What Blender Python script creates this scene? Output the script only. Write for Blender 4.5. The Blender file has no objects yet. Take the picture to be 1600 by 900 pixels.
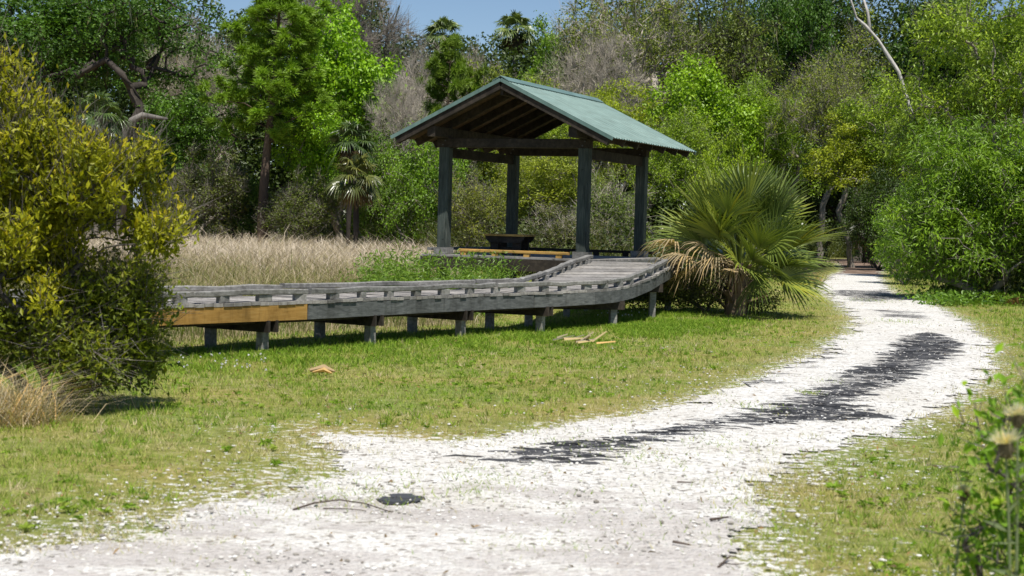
import bpy, math, random
import numpy as np
from math import radians as R

# ------------------------------------------------------------------ camera, light, exposure
S = bpy.context.scene
COL = S.collection
F = 2600.0            # focal length in photo pixels (1600 wide)
EYE = 1.6
PITCH = math.atan((450 - 348) / F)
ROLL = 0.027

def cam_axes():
    p = PITCH
    w = np.array([0, math.cos(p), -math.sin(p)])
    up = np.array([0, math.sin(p), math.cos(p)])
    r0 = np.array([1.0, 0, 0])
    c, s = math.cos(ROLL), math.sin(ROLL)
    return c * r0 + s * up, -s * r0 + c * up, w
CR, CU, CW = cam_axes()

def ray(px, py):
    return CW + CR * (px - 800) / F - CU * (py - 450) / F

def gnd(px, py, z=0.0):
    d = ray(px, py)
    return np.array([0, 0, EYE]) + d * ((z - EYE) / d[2])

def at(px, py, Y):
    d = ray(px, py)
    return np.array([0, 0, EYE]) + d * (Y / d[1])

from mathutils import Matrix, Vector
cd = bpy.data.cameras.new('camera')
cd.sensor_width = 36.0
cd.lens = F / 1600 * 36
cd.clip_start = 0.1
cd.clip_end = 2000
cd.dof.use_dof = True
cd.dof.focus_distance = 30.0
cd.dof.aperture_fstop = 4.5
cam = bpy.data.objects.new('camera', cd)
COL.objects.link(cam)
M = Matrix.Identity(4)
for i in range(3):
    M[i][0] = CR[i]; M[i][1] = CU[i]; M[i][2] = -CW[i]
M[2][3] = EYE
cam.matrix_world = M
S.camera = cam

SUN_ELEV = R(66)
SUN_DIR = np.array([0.30, -0.95])        # horizontal direction towards the sun
SUN_DIR = SUN_DIR / np.linalg.norm(SUN_DIR)
world = bpy.data.worlds.new('World')
S.world = world
world.use_nodes = True
nt = world.node_tree
sky = nt.nodes.new('ShaderNodeTexSky')
sky.sky_type = 'NISHITA'
sky.sun_disc = False
sky.sun_elevation = SUN_ELEV
sky.sun_rotation = math.atan2(SUN_DIR[0], SUN_DIR[1])
sky.air_density = 0.8
sky.dust_density = 0.0
sky.ozone_density = 3.0
bg = nt.nodes['Background']
bg.inputs['Strength'].default_value = 0.076
nt.links.new(sky.outputs[0], bg.inputs['Color'])

ld = bpy.data.lights.new('sun', 'SUN')
ld.energy = 4.6
ld.angle = R(0.5)
ld.color = (1.0, 0.955, 0.88)
sun = bpy.data.objects.new('sun', ld)
COL.objects.link(sun)
sv = Vector((SUN_DIR[0] * math.cos(SUN_ELEV), SUN_DIR[1] * math.cos(SUN_ELEV), math.sin(SUN_ELEV)))
sun.rotation_euler = sv.to_track_quat('Z', 'Y').to_euler()
sun.location = (0, 0, 40)

S.view_settings.view_transform = 'Standard'
S.view_settings.look = 'None'
S.view_settings.gamma = 1.0
S.view_settings.exposure = 0.38
S.view_settings.use_curve_mapping = False
S.render.engine = 'CYCLES'
S.cycles.max_bounces = 6
S.cycles.diffuse_bounces = 3
S.cycles.glossy_bounces = 2
S.cycles.transmission_bounces = 4
S.cycles.transparent_max_bounces = 8
S.cycles.use_denoising = True

# ------------------------------------------------------------------ helpers
rng = np.random.default_rng(7)

def mesh_from(name, V, quads=None, tris=None, attrs=None, smooth=False):
    """V (N,3); quads (M,4); tris (K,3); attrs: name -> (domain, values)."""
    me = bpy.data.meshes.new(name)
    V = np.asarray(V, dtype=np.float32).reshape(-1, 3)
    q = np.zeros((0, 4), np.int32) if quads is None else np.asarray(quads, np.int32).reshape(-1, 4)
    t = np.zeros((0, 3), np.int32) if tris is None else np.asarray(tris, np.int32).reshape(-1, 3)
    me.vertices.add(len(V))
    me.vertices.foreach_set('co', V.ravel())
    nl = q.size + t.size
    me.loops.add(nl)
    me.loops.foreach_set('vertex_index', np.concatenate([q.ravel(), t.ravel()]).astype(np.int32))
    me.polygons.add(len(q) + len(t))
    st = np.concatenate([np.arange(len(q)) * 4, q.size + np.arange(len(t)) * 3]).astype(np.int32)
    me.polygons.foreach_set('loop_start', st)
    me.polygons.foreach_set('use_smooth', np.full(len(q) + len(t), bool(smooth)))
    for k, (dom, val) in (attrs or {}).items():
        a = me.attributes.new(k, 'FLOAT', dom)
        a.data.foreach_set('value', np.asarray(val, np.float32).ravel())
    me.update(calc_edges=True)
    me.validate()
    return me

def link(name, me, mat=None, parent=None, loc=None, color=None):
    o = bpy.data.objects.new(name, me)
    COL.objects.link(o)
    if mat is not None and me is not None and len(me.materials) == 0:
        me.materials.append(mat)
    if parent is not None:
        o.parent = parent
    if loc is not None:
        o.location = [float(v) for v in loc]
    if color is not None:
        o.color = (*color, 1.0)
    return o

def tag(o, label=None, cat=None, group=None, kind=None):
    if label: o['label'] = label
    if cat: o['category'] = cat
    if group: o['group'] = group
    if kind: o['kind'] = kind
    return o

def empty(name, loc, label, cat, group=None, rotz=0.0):
    o = bpy.data.objects.new(name, None)
    COL.objects.link(o)
    o.empty_display_size = 0.2
    o.location = [float(v) for v in loc]
    o.rotation_euler = (0, 0, rotz)
    return tag(o, label, cat, group)

class MB:
    """collects boxes, ribbons and tubes into one mesh"""
    def __init__(self):
        self.V = []; self.Q = []; self.T = []; self.n = 0
        self.qa = []; self.ta = []
    def add(self, V, quads=None, tris=None, a=0.5):
        V = np.asarray(V, float).reshape(-1, 3)
        if quads is not None and len(quads):
            quads = np.asarray(quads, int).reshape(-1, 4)
            self.Q.append(quads + self.n)
            self.qa.append(np.broadcast_to(np.asarray(a, float), (len(quads),)))
        if tris is not None and len(tris):
            tris = np.asarray(tris, int).reshape(-1, 3)
            self.T.append(tris + self.n)
            self.ta.append(np.broadcast_to(np.asarray(a, float), (len(tris),)))
        self.V.append(V); self.n += len(V)
    def prism(self, c, ex, ey, ez, a=0.5, taper=1.0, bev=0.0):
        """box centred at c with half-axis vectors ex, ey, ez (chamfered along its long edges when bev>0)"""
        c = np.asarray(c, float); ex = np.asarray(ex, float); ey = np.asarray(ey, float); ez = np.asarray(ez, float)
        V = []
        for sx in (-1, 1):
            for sy, sz in ((-1, -1), (1, -1), (1, 1), (-1, 1)):
                V.append(c + sx * ex + sy * ey + sz * ez)
        q = [(0, 1, 2, 3), (7, 6, 5, 4), (0, 4, 5, 1), (1, 5, 6, 2), (2, 6, 7, 3), (3, 7, 4, 0)]
        if bev > 0:
            ly, lz = np.linalg.norm(ey), np.linalg.norm(ez)
            fy, fz = 1 - min(bev / ly, 0.45), 1 - min(bev / lz, 0.45)
            ring = [(-fy, -1), (fy, -1), (1, -fz), (1, fz), (fy, 1), (-fy, 1), (-1, fz), (-1, -fz)]
            V = [c + sx * ex + p * ey + s * ez for sx in (-1, 1) for p, s in ring]
            q = [(i, i + 8, (i + 1) % 8 + 8, (i + 1) % 8) for i in range(8)]
            q += [(0, 1, 2, 7), (7, 2, 3, 6), (6, 3, 4, 5), (15, 10, 9, 8), (14, 11, 10, 15), (13, 12, 11, 14)]
        self.add(V, q, a=a)
    def beam(self, p, q, w, h, a=0.5, up=(0, 0, 1), bev=0.0):
        """rectangular bar from p to q, w across, h along up"""
        p = np.asarray(p, float); q = np.asarray(q, float)
        d = q - p; L = np.linalg.norm(d); d = d / L
        up = np.asarray(up, float)
        s = np.cross(d, up); s /= np.linalg.norm(s)
        u = np.cross(s, d)
        self.prism((p + q) / 2, d * L / 2, s * w / 2, u * h / 2, a, bev=bev)
    def tube(self, P, rad, n=6, a=0.5, cap=True):
        P = np.asarray(P, float); rad = np.broadcast_to(np.asarray(rad, float), (len(P),))
        d = np.gradient(P, axis=0); d /= np.linalg.norm(d, axis=1)[:, None] + 1e-9
        ref = np.array([0.31, 0.95, 0.05]) if abs(d[:, 2]).mean() > 0.7 else np.array([0.05, 0.1, 1.0])
        s = np.cross(d, ref); s /= np.linalg.norm(s, axis=1)[:, None] + 1e-9
        u = np.cross(s, d)
        th = np.arange(n) * 2 * math.pi / n
        ring = s[:, None, :] * np.cos(th)[None, :, None] + u[:, None, :] * np.sin(th)[None, :, None]
        V = (P[:, None, :] + ring * rad[:, None, None]).reshape(-1, 3)
        m = len(P)
        i = np.arange(m - 1)[:, None] * n; j = np.arange(n)[None, :]; j2 = (j + 1) % n
        Q = np.stack([i + j, i + j2, i + n + j2, i + n + j], -1).reshape(-1, 4)
        T = []
        if cap and n > 3:
            T = [(0, k + 1, k) for k in range(1, n - 1)] + [((m - 1) * n, (m - 1) * n + k, (m - 1) * n + k + 1) for k in range(1, n - 1)]
        self.add(V, Q, T, a)
    def mesh(self, name, smooth=False):
        V = np.concatenate(self.V)
        Q = np.concatenate(self.Q) if self.Q else None
        T = np.concatenate(self.T) if self.T else None
        a = np.concatenate(self.qa + self.ta)
        return mesh_from(name, V, Q, T, {'tint': ('FACE', a)}, smooth)
    def build(self, name, mat, parent=None, color=None, smooth=False, loc=None):
        return link(name, self.mesh(name, smooth), mat, parent, color=color, loc=loc)

def _hash(ix, iy, seed):
    h = (ix.astype(np.int64) * 374761393 + iy.astype(np.int64) * 668265263 + seed * 1442695041) & 0xffffffff
    h = ((h ^ (h >> 13)) * 1274126177) & 0xffffffff
    return ((h ^ (h >> 16)) & 0xffff) / 65535.0

def vnoise(x, y, scale, seed=0, oct=3):
    x = np.asarray(x, float) * scale; y = np.asarray(y, float) * scale
    out = 0; amp = 0.5; tot = 0
    for k in range(oct):
        ix = np.floor(x); iy = np.floor(y); fx = x - ix; fy = y - iy
        fx = fx * fx * (3 - 2 * fx); fy = fy * fy * (3 - 2 * fy)
        v = (_hash(ix, iy, seed + k) * (1 - fx) + _hash(ix + 1, iy, seed + k) * fx) * (1 - fy) + \
            (_hash(ix, iy + 1, seed + k) * (1 - fx) + _hash(ix + 1, iy + 1, seed + k) * fx) * fy
        out = out + v * amp; tot += amp; amp *= 0.5; x = x * 2.03; y = y * 2.03
    return out / tot

def sstep(a, b, x):
    t = np.clip((x - a) / (b - a), 0, 1)
    return t * t * (3 - 2 * t)

def poly_sd(X, Y, poly):
    """signed distance to a closed polygon, negative inside"""
    X = np.asarray(X, float); Y = np.asarray(Y, float)
    d2 = np.full(X.shape, 1e18); ins = np.zeros(X.shape, bool)
    n = len(poly)
    for i in range(n):
        ax, ay = poly[i]; bx, by = poly[(i + 1) % n]
        ex, ey = bx - ax, by - ay
        t = np.clip(((X - ax) * ex + (Y - ay) * ey) / (ex * ex + ey * ey + 1e-12), 0, 1)
        d2 = np.minimum(d2, (X - ax - t * ex) ** 2 + (Y - ay - t * ey) ** 2)
        c = (ay > Y) != (by > Y)
        xi = ax + (Y - ay) / (by - ay + 1e-12) * ex
        ins ^= c & (X < xi)
    d = np.sqrt(d2)
    return np.where(ins, -d, d)

# ------------------------------------------------------------------ materials
def new_mat(name):
    m = bpy.data.materials.new(name); m.use_nodes = True
    t = m.node_tree; b = t.nodes['Principled BSDF']
    return m, t, b

def node(t, typ, **kw):
    n = t.nodes.new(typ)
    for k, v in kw.items():
        setattr(n, k, v)
    return n

def ramp(t, stops, src=None, interp='LINEAR'):
    r = t.nodes.new('ShaderNodeValToRGB')
    r.color_ramp.interpolation = interp
    el = r.color_ramp.elements
    while len(el) > 1: el.remove(el[-1])
    el[0].position = stops[0][0]; el[0].color = (*stops[0][1], 1)
    for p, c in stops[1:]:
        e = el.new(p); e.color = (*c, 1)
    if src is not None: t.links.new(src, r.inputs[0])
    return r

def mixc(t, fac, a, b, blend='MIX'):
    m = t.nodes.new('ShaderNodeMix'); m.data_type = 'RGBA'; m.blend_type = blend
    for s, v in ((m.inputs[0], fac), (m.inputs[6], a), (m.inputs[7], b)):
        if hasattr(v, 'links'): t.links.new(v, s)
        elif isinstance(v, (int, float)): s.default_value = v
        else: s.default_value = (*v, 1)
    return m.outputs[2]

def mathn(t, op, a, b=None, clamp=False):
    m = t.nodes.new('ShaderNodeMath'); m.operation = op; m.use_clamp = clamp
    for s, v in ((m.inputs[0], a), (m.inputs[1], b)):
        if v is None: continue
        if hasattr(v, 'links'): t.links.new(v, s)
        else: s.default_value = v
    return m.outputs[0]

def noise(t, scale, detail=4, rough=0.55, vec=None, dist=0.0):
    n = node(t, 'ShaderNodeTexNoise'); n.inputs['Scale'].default_value = scale
    n.inputs['Detail'].default_value = detail; n.inputs['Roughness'].default_value = rough
    n.inputs['Distortion'].default_value = dist
    if vec is not None: t.links.new(vec, n.inputs['Vector'])
    return n.outputs['Fac']

def attr(t, name):
    a = node(t, 'ShaderNodeAttribute'); a.attribute_name = name
    return a.outputs['Fac']

def bump(t, b, h, dist, strength=1.0):
    n = node(t, 'ShaderNodeBump'); n.inputs['Distance'].default_value = dist
    n.inputs['Strength'].default_value = strength
    t.links.new(h, n.inputs['Height']); t.links.new(n.outputs[0], b.inputs['Normal'])

def coords(t, kind='Object'):
    return node(t, 'ShaderNodeTexCoord').outputs[kind]

def scaled(t, vec, s):
    m = node(t, 'ShaderNodeMapping'); m.inputs['Scale'].default_value = s
    t.links.new(vec, m.inputs['Vector']); return m.outputs[0]

def leaf_mat(name, transl=0.25, rough=0.45, spec=0.35, warm=1.0):
    m, t, b = new_mat(name)
    oi = node(t, 'ShaderNodeObjectInfo')
    r = ramp(t, [(0, (0.45, 0.55, 0.5)), (0.5, (1.15, 1.15, 1.08)), (0.85, (1.6 * warm, 1.45, 0.95)), (1, (1.9 * warm, 1.45, 0.8))], attr(t, 'tint'))
    c = mixc(t, 1.0, oi.outputs['Color'], r.outputs[0], 'MULTIPLY')
    t.links.new(c, b.inputs['Base Color'])
    b.inputs['Roughness'].default_value = rough
    b.inputs['Specular IOR Level'].default_value = spec
    tr = node(t, 'ShaderNodeBsdfTranslucent')
    c2 = mixc(t, 1.0, c, (1.5, 1.6, 0.6), 'MULTIPLY')
    t.links.new(c2, tr.inputs['Color'])
    mx = node(t, 'ShaderNodeMixShader'); mx.inputs[0].default_value = transl
    t.links.new(b.outputs[0], mx.inputs[1]); t.links.new(tr.outputs[0], mx.inputs[2])
    t.links.new(mx.outputs[0], t.nodes['Material Output'].inputs['Surface'])
    return m

def bark_mat(name):
    m, t, b = new_mat(name)
    oi = node(t, 'ShaderNodeObjectInfo')
    co = coords(t)
    n1 = noise(t, 2.0, 5, 0.65, scaled(t, co, (1, 1, 0.35)))
    n2 = noise(t, 9.0, 4, 0.6, scaled(t, co, (1, 1, 0.3)))
    r = ramp(t, [(0.3, (0.45, 0.45, 0.45)), (0.5, (1, 1, 1)), (0.7, (1.6, 1.6, 1.55))], n1)
    c = mixc(t, 1.0, oi.outputs['Color'], r.outputs[0], 'MULTIPLY')
    t.links.new(c, b.inputs['Base Color']); b.inputs['Roughness'].default_value = 0.9
    b.inputs['Specular IOR Level'].default_value = 0.2
    bump(t, b, n2, 0.05, 0.6)
    return m

def wood_mat(name, c0, c1, c2, grain=(1.2, 14, 14), rough=0.85, spots=0.0, space='Object'):
    """weathered timber; every plank carries its own tint"""
    m, t, b = new_mat(name)
    co = coords(t, space)
    n1 = noise(t, 3.0, 6, 0.65, scaled(t, co, grain), 0.4)
    n2 = noise(t, 1.3, 4, 0.6, co)
    r = ramp(t, [(0.25, c0), (0.5, c1), (0.75, c2)], n1)
    tn = ramp(t, [(0, (0.62, 0.62, 0.62)), (0.5, (1, 1, 1)), (1, (1.35, 1.33, 1.28))], attr(t, 'tint'))
    c = mixc(t, 1.0, r.outputs[0], tn.outputs[0], 'MULTIPLY')
    r2 = ramp(t, [(0.35, (0.7, 0.71, 0.7)), (0.6, (1.1, 1.1, 1.1))], n2)
    c = mixc(t, 0.8, c, r2.outputs[0], 'MULTIPLY')
    kv = node(t, 'ShaderNodeTexVoronoi'); kv.inputs['Scale'].default_value = 2.3
    t.links.new(scaled(t, co, (1.0, 1.0, 2.2)), kv.inputs['Vector'])
    kr = ramp(t, [(0.03, (0.42, 0.38, 0.34)), (0.085, (1, 1, 1))], kv.outputs['Distance'])
    c = mixc(t, 0.85, c, kr.outputs[0], 'MULTIPLY')
    sr = ramp(t, [(0.36, (0.58, 0.57, 0.55)), (0.5, (1, 1, 1))], noise(t, 3.2, 5, 0.7, scaled(t, co, (1, 1, 0.25))))
    c = mixc(t, 0.8, c, sr.outputs[0], 'MULTIPLY')
    t.links.new(c, b.inputs['Base Color']); b.inputs['Roughness'].default_value = rough
    b.inputs['Specular IOR Level'].default_value = 0.25
    bump(t, b, n1, 0.004, 0.5)
    return m

MT = {}
MT['leaf'] = leaf_mat('leaf', warm=.9)
MT['gloss_leaf'] = leaf_mat('gloss_leaf', 0.28, 0.5, 0.25, .92)
MT['needle'] = leaf_mat('needle', 0.2, 0.5, 0.3, .8)
MT['frond'] = leaf_mat('frond', 0.10, 0.33, 0.5)
MT['dry'] = leaf_mat('dry', 0.25, 0.8, 0.15)
MT['twig'] = leaf_mat('twig', 0.0, 0.9, 0.1)
MT['bark'] = bark_mat('bark')
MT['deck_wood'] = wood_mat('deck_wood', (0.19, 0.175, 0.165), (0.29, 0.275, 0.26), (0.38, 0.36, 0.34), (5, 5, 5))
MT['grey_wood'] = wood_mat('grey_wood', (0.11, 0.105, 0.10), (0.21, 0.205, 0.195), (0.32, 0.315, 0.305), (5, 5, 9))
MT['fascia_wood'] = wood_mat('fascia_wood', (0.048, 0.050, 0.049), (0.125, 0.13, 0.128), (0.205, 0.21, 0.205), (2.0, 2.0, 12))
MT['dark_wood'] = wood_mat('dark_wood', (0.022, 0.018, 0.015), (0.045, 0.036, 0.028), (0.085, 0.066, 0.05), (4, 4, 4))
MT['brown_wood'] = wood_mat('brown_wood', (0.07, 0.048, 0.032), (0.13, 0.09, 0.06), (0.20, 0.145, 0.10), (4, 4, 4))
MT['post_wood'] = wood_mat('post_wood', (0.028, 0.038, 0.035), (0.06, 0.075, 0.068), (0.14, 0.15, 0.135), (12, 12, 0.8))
MT['new_wood'] = wood_mat('new_wood', (0.29, 0.155, 0.035), (0.38, 0.215, 0.055), (0.46, 0.28, 0.09), (1.5, 1.5, 14))
MT['rail_wood'] = wood_mat('rail_wood', (0.42, 0.24, 0.06), (0.52, 0.31, 0.09), (0.60, 0.37, 0.13), (2, 2, 12))

def roof_metal():
    m, t, b = new_mat('roof_metal')
    co = coords(t)
    n1 = noise(t, 0.9, 5, 0.6, co); n2 = noise(t, 7, 4, 0.6, scaled(t, co, (1, 0.2, 0.2)))
    r = ramp(t, [(0.3, (0.115, 0.195, 0.175)), (0.7, (0.165, 0.255, 0.228))], n1)
    r2 = ramp(t, [(0.32, (0.72, 0.74, 0.72)), (0.62, (1.06, 1.06, 1.06))], n2)
    c = mixc(t, 1.0, r.outputs[0], r2.outputs[0], 'MULTIPLY')
    t.links.new(c, b.inputs['Base Color']); b.inputs['Roughness'].default_value = 0.42
    b.inputs['Specular IOR Level'].default_value = 0.5
    return m
MT['roof'] = roof_metal()

def gravel_nodes(t, co):
    """pale crushed shell: returns colour socket and height socket"""
    v1 = node(t, 'ShaderNodeTexVoronoi'); v1.inputs['Scale'].default_value = 30
    t.links.new(co, v1.inputs['Vector'])
    v2 = node(t, 'ShaderNodeTexVoronoi'); v2.inputs['Scale'].default_value = 95
    t.links.new(co, v2.inputs['Vector'])
    sep = node(t, 'ShaderNodeSeparateColor'); t.links.new(v1.outputs['Color'], sep.inputs[0])
    r = ramp(t, [(0, (0.20, 0.18, 0.155)), (0.05, (0.42, 0.39, 0.35)), (0.14, (0.60, 0.575, 0.53)), (0.5, (0.70, 0.685, 0.645)), (1, (0.78, 0.77, 0.735))], sep.outputs[0])
    big = noise(t, 0.9, 5, 0.6, co)
    rb = ramp(t, [(0.3, (0.88, 0.86, 0.83)), (0.55, (1, 1, 1))], big)
    c = mixc(t, 1.0, r.outputs[0], rb.outputs[0], 'MULTIPLY')
    h = mathn(t, 'ADD', mathn(t, 'MULTIPLY', mathn(t, 'SUBTRACT', 0.6, v1.outputs['Distance']), 1.0),
              mathn(t, 'MULTIPLY', mathn(t, 'SUBTRACT', 0.6, v2.outputs['Distance']), 0.4))
    return c, h

def path_material():
    m, t, b = new_mat('path_gravel')
    co = coords(t)
    c, h = gravel_nodes(t, co)
    # grey-brown trodden dirt showing through in the near part
    dn = noise(t, 1.1, 5, 0.6, scaled(t, co, (0.75, 1.6, 1)))
    dn2 = noise(t, 26, 3, 0.6, co)
    dd = mathn(t, 'ADD', mathn(t, 'MULTIPLY', attr(t, 'dirt'), 1.0), mathn(t, 'MULTIPLY', mathn(t, 'SUBTRACT', dn, 0.5), 3.2))
    dd = mathn(t, 'ADD', dd, mathn(t, 'MULTIPLY', mathn(t, 'SUBTRACT', dn2, 0.5), 0.9))
    df = ramp(t, [(0.42, (0, 0, 0)), (0.80, (0.7, 0.7, 0.7))], dd)
    dc = ramp(t, [(0.3, (0.36, 0.325, 0.30)), (0.7, (0.54, 0.50, 0.475))], dn2)
    c = mixc(t, df.outputs[0], c, dc.outputs[0])
    mu = mathn(t, 'ADD', attr(t, 'mulch'), mathn(t, 'MULTIPLY', mathn(t, 'SUBTRACT', dn, 0.5), 0.8))
    muf = ramp(t, [(0.35, (0, 0, 0)), (0.6, (1, 1, 1))], mu)
    muc = ramp(t, [(0.3, (0.13, 0.085, 0.06)), (0.7, (0.30, 0.22, 0.17))], noise(t, 1.5, 4, 0.6, scaled(t, co, (1, 0.3, 1))))
    c = mixc(t, muf.outputs[0], c, muc.outputs[0])
    # black ground mat
    mn = noise(t, 8.5, 6, 0.74, scaled(t, co, (0.5, 1.5, 1)))
    mm = mathn(t, 'ADD', attr(t, 'mat'), mathn(t, 'MULTIPLY', mathn(t, 'SUBTRACT', mn, 0.5), 2.7))
    mf = ramp(t, [(0.52, (0, 0, 0)), (0.60, (1, 1, 1))], mm)
    mc = ramp(t, [(0.35, (0.035, 0.035, 0.038)), (0.7, (0.105, 0.105, 0.11))], dn2)
    c = mixc(t, mf.outputs[0], c, mc.outputs[0])
    # green specks at the borders
    gn = noise(t, 16, 4, 0.7, co)
    gf = mathn(t, 'ADD', attr(t, 'sd'), mathn(t, 'MULTIPLY', mathn(t, 'SUBTRACT', gn, 0.5), 2.6))
    gr = ramp(t, [(0.28, (0, 0, 0)), (0.42, (0.8, 0.8, 0.8))], gf)
    gc = ramp(t, [(0.35, (0.13, 0.145, 0.035)), (0.65, (0.27, 0.235, 0.12))], noise(t, 7, 4, 0.6, co))
    c = mixc(t, gr.outputs[0], c, gc.outputs[0])
    t.links.new(c, b.inputs['Base Color'])
    b.inputs['Roughness'].default_value = 0.92; b.inputs['Specular IOR Level'].default_value = 0.2
    bump(t, b, h, 0.022, 0.9)
    return m
MT['path'] = path_material()

def ground_material():
    m, t, b = new_mat('ground_turf')
    co = coords(t)
    n1 = noise(t, 0.55, 5, 0.6, co); n2 = noise(t, 7, 5, 0.7, co); n3 = noise(t, 40, 3, 0.7, co)
    a = ramp(t, [(0.3, (0.14, 0.16, 0.035)), (0.5, (0.27, 0.26, 0.085)), (0.72, (0.40, 0.345, 0.19))], n2)
    bcol = ramp(t, [(0.35, (0.75, 0.95, 0.7)), (0.65, (1.15, 1.05, 1.0))], n1)
    c = mixc(t, 1.0, a.outputs[0], bcol.outputs[0], 'MULTIPLY')
    r3 = ramp(t, [(0.3, (0.55, 0.55, 0.55)), (0.65, (1.15, 1.15, 1.15))], n3)
    c = mixc(t, 1.0, c, r3.outputs[0], 'MULTIPLY')
    straw = ramp(t, [(0.3, (0.20, 0.16, 0.085)), (0.7, (0.38, 0.31, 0.19))], n2)
    c = mixc(t, attr(t, 'straw'), c, straw.outputs[0])
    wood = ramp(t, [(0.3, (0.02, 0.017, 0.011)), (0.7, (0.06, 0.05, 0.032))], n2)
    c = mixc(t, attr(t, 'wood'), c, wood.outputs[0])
    g, h = gravel_nodes(t, co)
    gn = noise(t, 11, 5, 0.72, co)
    gf = mathn(t, 'SUBTRACT', mathn(t, 'MULTIPLY', mathn(t, 'SUBTRACT', gn, 0.5), 3.0), attr(t, 'sd'))
    gr = ramp(t, [(0.0, (0, 0, 0)), (0.10, (0.9, 0.9, 0.9))], gf)
    c = mixc(t, gr.outputs[0], c, g)
    t.links.new(c, b.inputs['Base Color'])
    b.inputs['Roughness'].default_value = 0.95; b.inputs['Specular IOR Level'].default_value = 0.1
    bump(t, b, n3, 0.03, 0.8)
    return m
MT['ground'] = ground_material()

def ramp_mat(name, stops, transl=0.25, rough=0.6, spec=0.2):
    m, t, b = new_mat(name)
    r = ramp(t, stops, attr(t, 'tint'))
    t.links.new(r.outputs[0], b.inputs['Base Color'])
    b.inputs['Roughness'].default_value = rough; b.inputs['Specular IOR Level'].default_value = spec
    if transl:
        tr = node(t, 'ShaderNodeBsdfTranslucent'); t.links.new(r.outputs[0], tr.inputs['Color'])
        mx = node(t, 'ShaderNodeMixShader'); mx.inputs[0].default_value = transl
        t.links.new(b.outputs[0], mx.inputs[1]); t.links.new(tr.outputs[0], mx.inputs[2])
        t.links.new(mx.outputs[0], t.nodes['Material Output'].inputs['Surface'])
    return m
MT['grass'] = ramp_mat('grass', [(0, (0.10, 0.20, 0.014)), (0.25, (0.24, 0.38, 0.03)), (0.5, (0.40, 0.44, 0.085)), (0.75, (0.52, 0.46, 0.20)), (1, (0.62, 0.53, 0.33))], 0.3)
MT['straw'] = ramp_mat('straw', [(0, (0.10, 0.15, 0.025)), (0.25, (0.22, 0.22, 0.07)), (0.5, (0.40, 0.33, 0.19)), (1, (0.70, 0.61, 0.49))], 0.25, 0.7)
MT['stone'] = ramp_mat('stone', [(0, (0.22, 0.20, 0.17)), (0.35, (0.55, 0.53, 0.49)), (1, (0.75, 0.735, 0.70))], 0, 0.9)
MT['plastic'] = ramp_mat('plastic', [(0, (0.03, 0.03, 0.033)), (1, (0.11, 0.11, 0.116))], 0, 0.55, 0.4)
MT['flower'] = ramp_mat('flower', [(0, (0.7, 0.7, 0.68)), (1, (0.8, 0.8, 0.8))], 0.1, 0.8)

# ------------------------------------------------------------------ ground, path
def gpoly(pts):
    return np.array([gnd(*p)[:2] for p in pts])

PATH_PX = [(-150, 905), (20, 868), (150, 842), (270, 818), (360, 790), (450, 768), (520, 742), (535, 715), (492, 676), (560, 680), (660, 688),
           (770, 688), (880, 662), (1000, 643), (1090, 622), (1190, 586), (1270, 552), (1322, 520), (1332, 497), (1312, 478), (1285, 462),
           (1276, 446), (1296, 431), (1318, 422), (1310, 412), (1270, 405), (1372, 404), (1382, 415), (1376, 428), (1386, 445), (1405, 462), (1460, 474),
           (1515, 503), (1552, 538), (1553, 580), (1520, 618), (1450, 652), (1380, 680), (1300, 702), (1235, 730), (1195, 765), (1185, 800),
           (1180, 840), (1215, 905), (1300, 1000), (1300, 1300), (-500, 1300), (-400, 1000)]
PATH = gpoly(PATH_PX)
MAT_PX = [(650, 712), (740, 714), (800, 700), (850, 689), (950, 683), (1010, 672), (1130, 647), (1200, 627), (1290, 592), (1360, 562), (1405, 525), (1460, 518),
          (1512, 540), (1480, 575), (1420, 602), (1340, 634), (1420, 655), (1180, 670), (1060, 690), (990, 712), (930, 730), (870, 735), (790, 728)]
MATP = gpoly(MAT_PX)
MAT2 = [gpoly([(1288, 455), (1385, 454), (1415, 470), (1340, 472)]), gpoly([(1380, 486), (1420, 488), (1430, 498), (1385, 496)]),
        gpoly([(1100, 612), (1200, 588), (1290, 548), (1285, 556), (1200, 598), (1110, 622)])]

# boardwalk plan: near edge and far edge, (x, y, z)
NEAR = np.array([(-7.4, 12.4, .6), (-6.2, 14.35, .6), (-5.0, 16.3, .6), (-3.76, 18.3, .6), (-2.48, 19.95, .6), (-1.27, 21.9, .6), (-.34, 23.3, .6), (.71, 24.8, .6),
                 (1.25, 25.5, .61), (1.62, 26.15, .62), (1.95, 27.0, .66), (2.32, 28.1, .75), (2.67, 29.5, .85), (2.98, 31.0, .90), (3.2, 32.0, .915)])
FAR = np.array([(-8.3, 12.95, .6), (-7.1, 14.95, .6), (-5.88, 16.95, .6), (-4.65, 18.85, .6), (-3.35, 20.55, .6), (-2.13, 22.5, .6), (-1.2, 23.9, .6), (-.25, 25.2, .6),
                (-.02, 25.45, .605), (.12, 25.75, .615), (.34, 26.6, .65), (.62, 27.8, .72), (.95, 29.4, .81), (1.27, 30.9, .87), (1.45, 31.75, .9)])

def deck_line(X, Y):
    """distance to the boardwalk's near edge line (metres)"""
    d2 = np.full(np.shape(X), 1e9)
    for a, b in zip(NEAR[:-1], NEAR[1:]):
        ex, ey = b[0] - a[0], b[1] - a[1]
        t = np.clip(((X - a[0]) * ex + (Y - a[1]) * ey) / (ex * ex + ey * ey), 0, 1)
        d2 = np.minimum(d2, (X - a[0] - t * ex) ** 2 + (Y - a[1] - t * ey) ** 2)
    return np.sqrt(d2)

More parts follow.
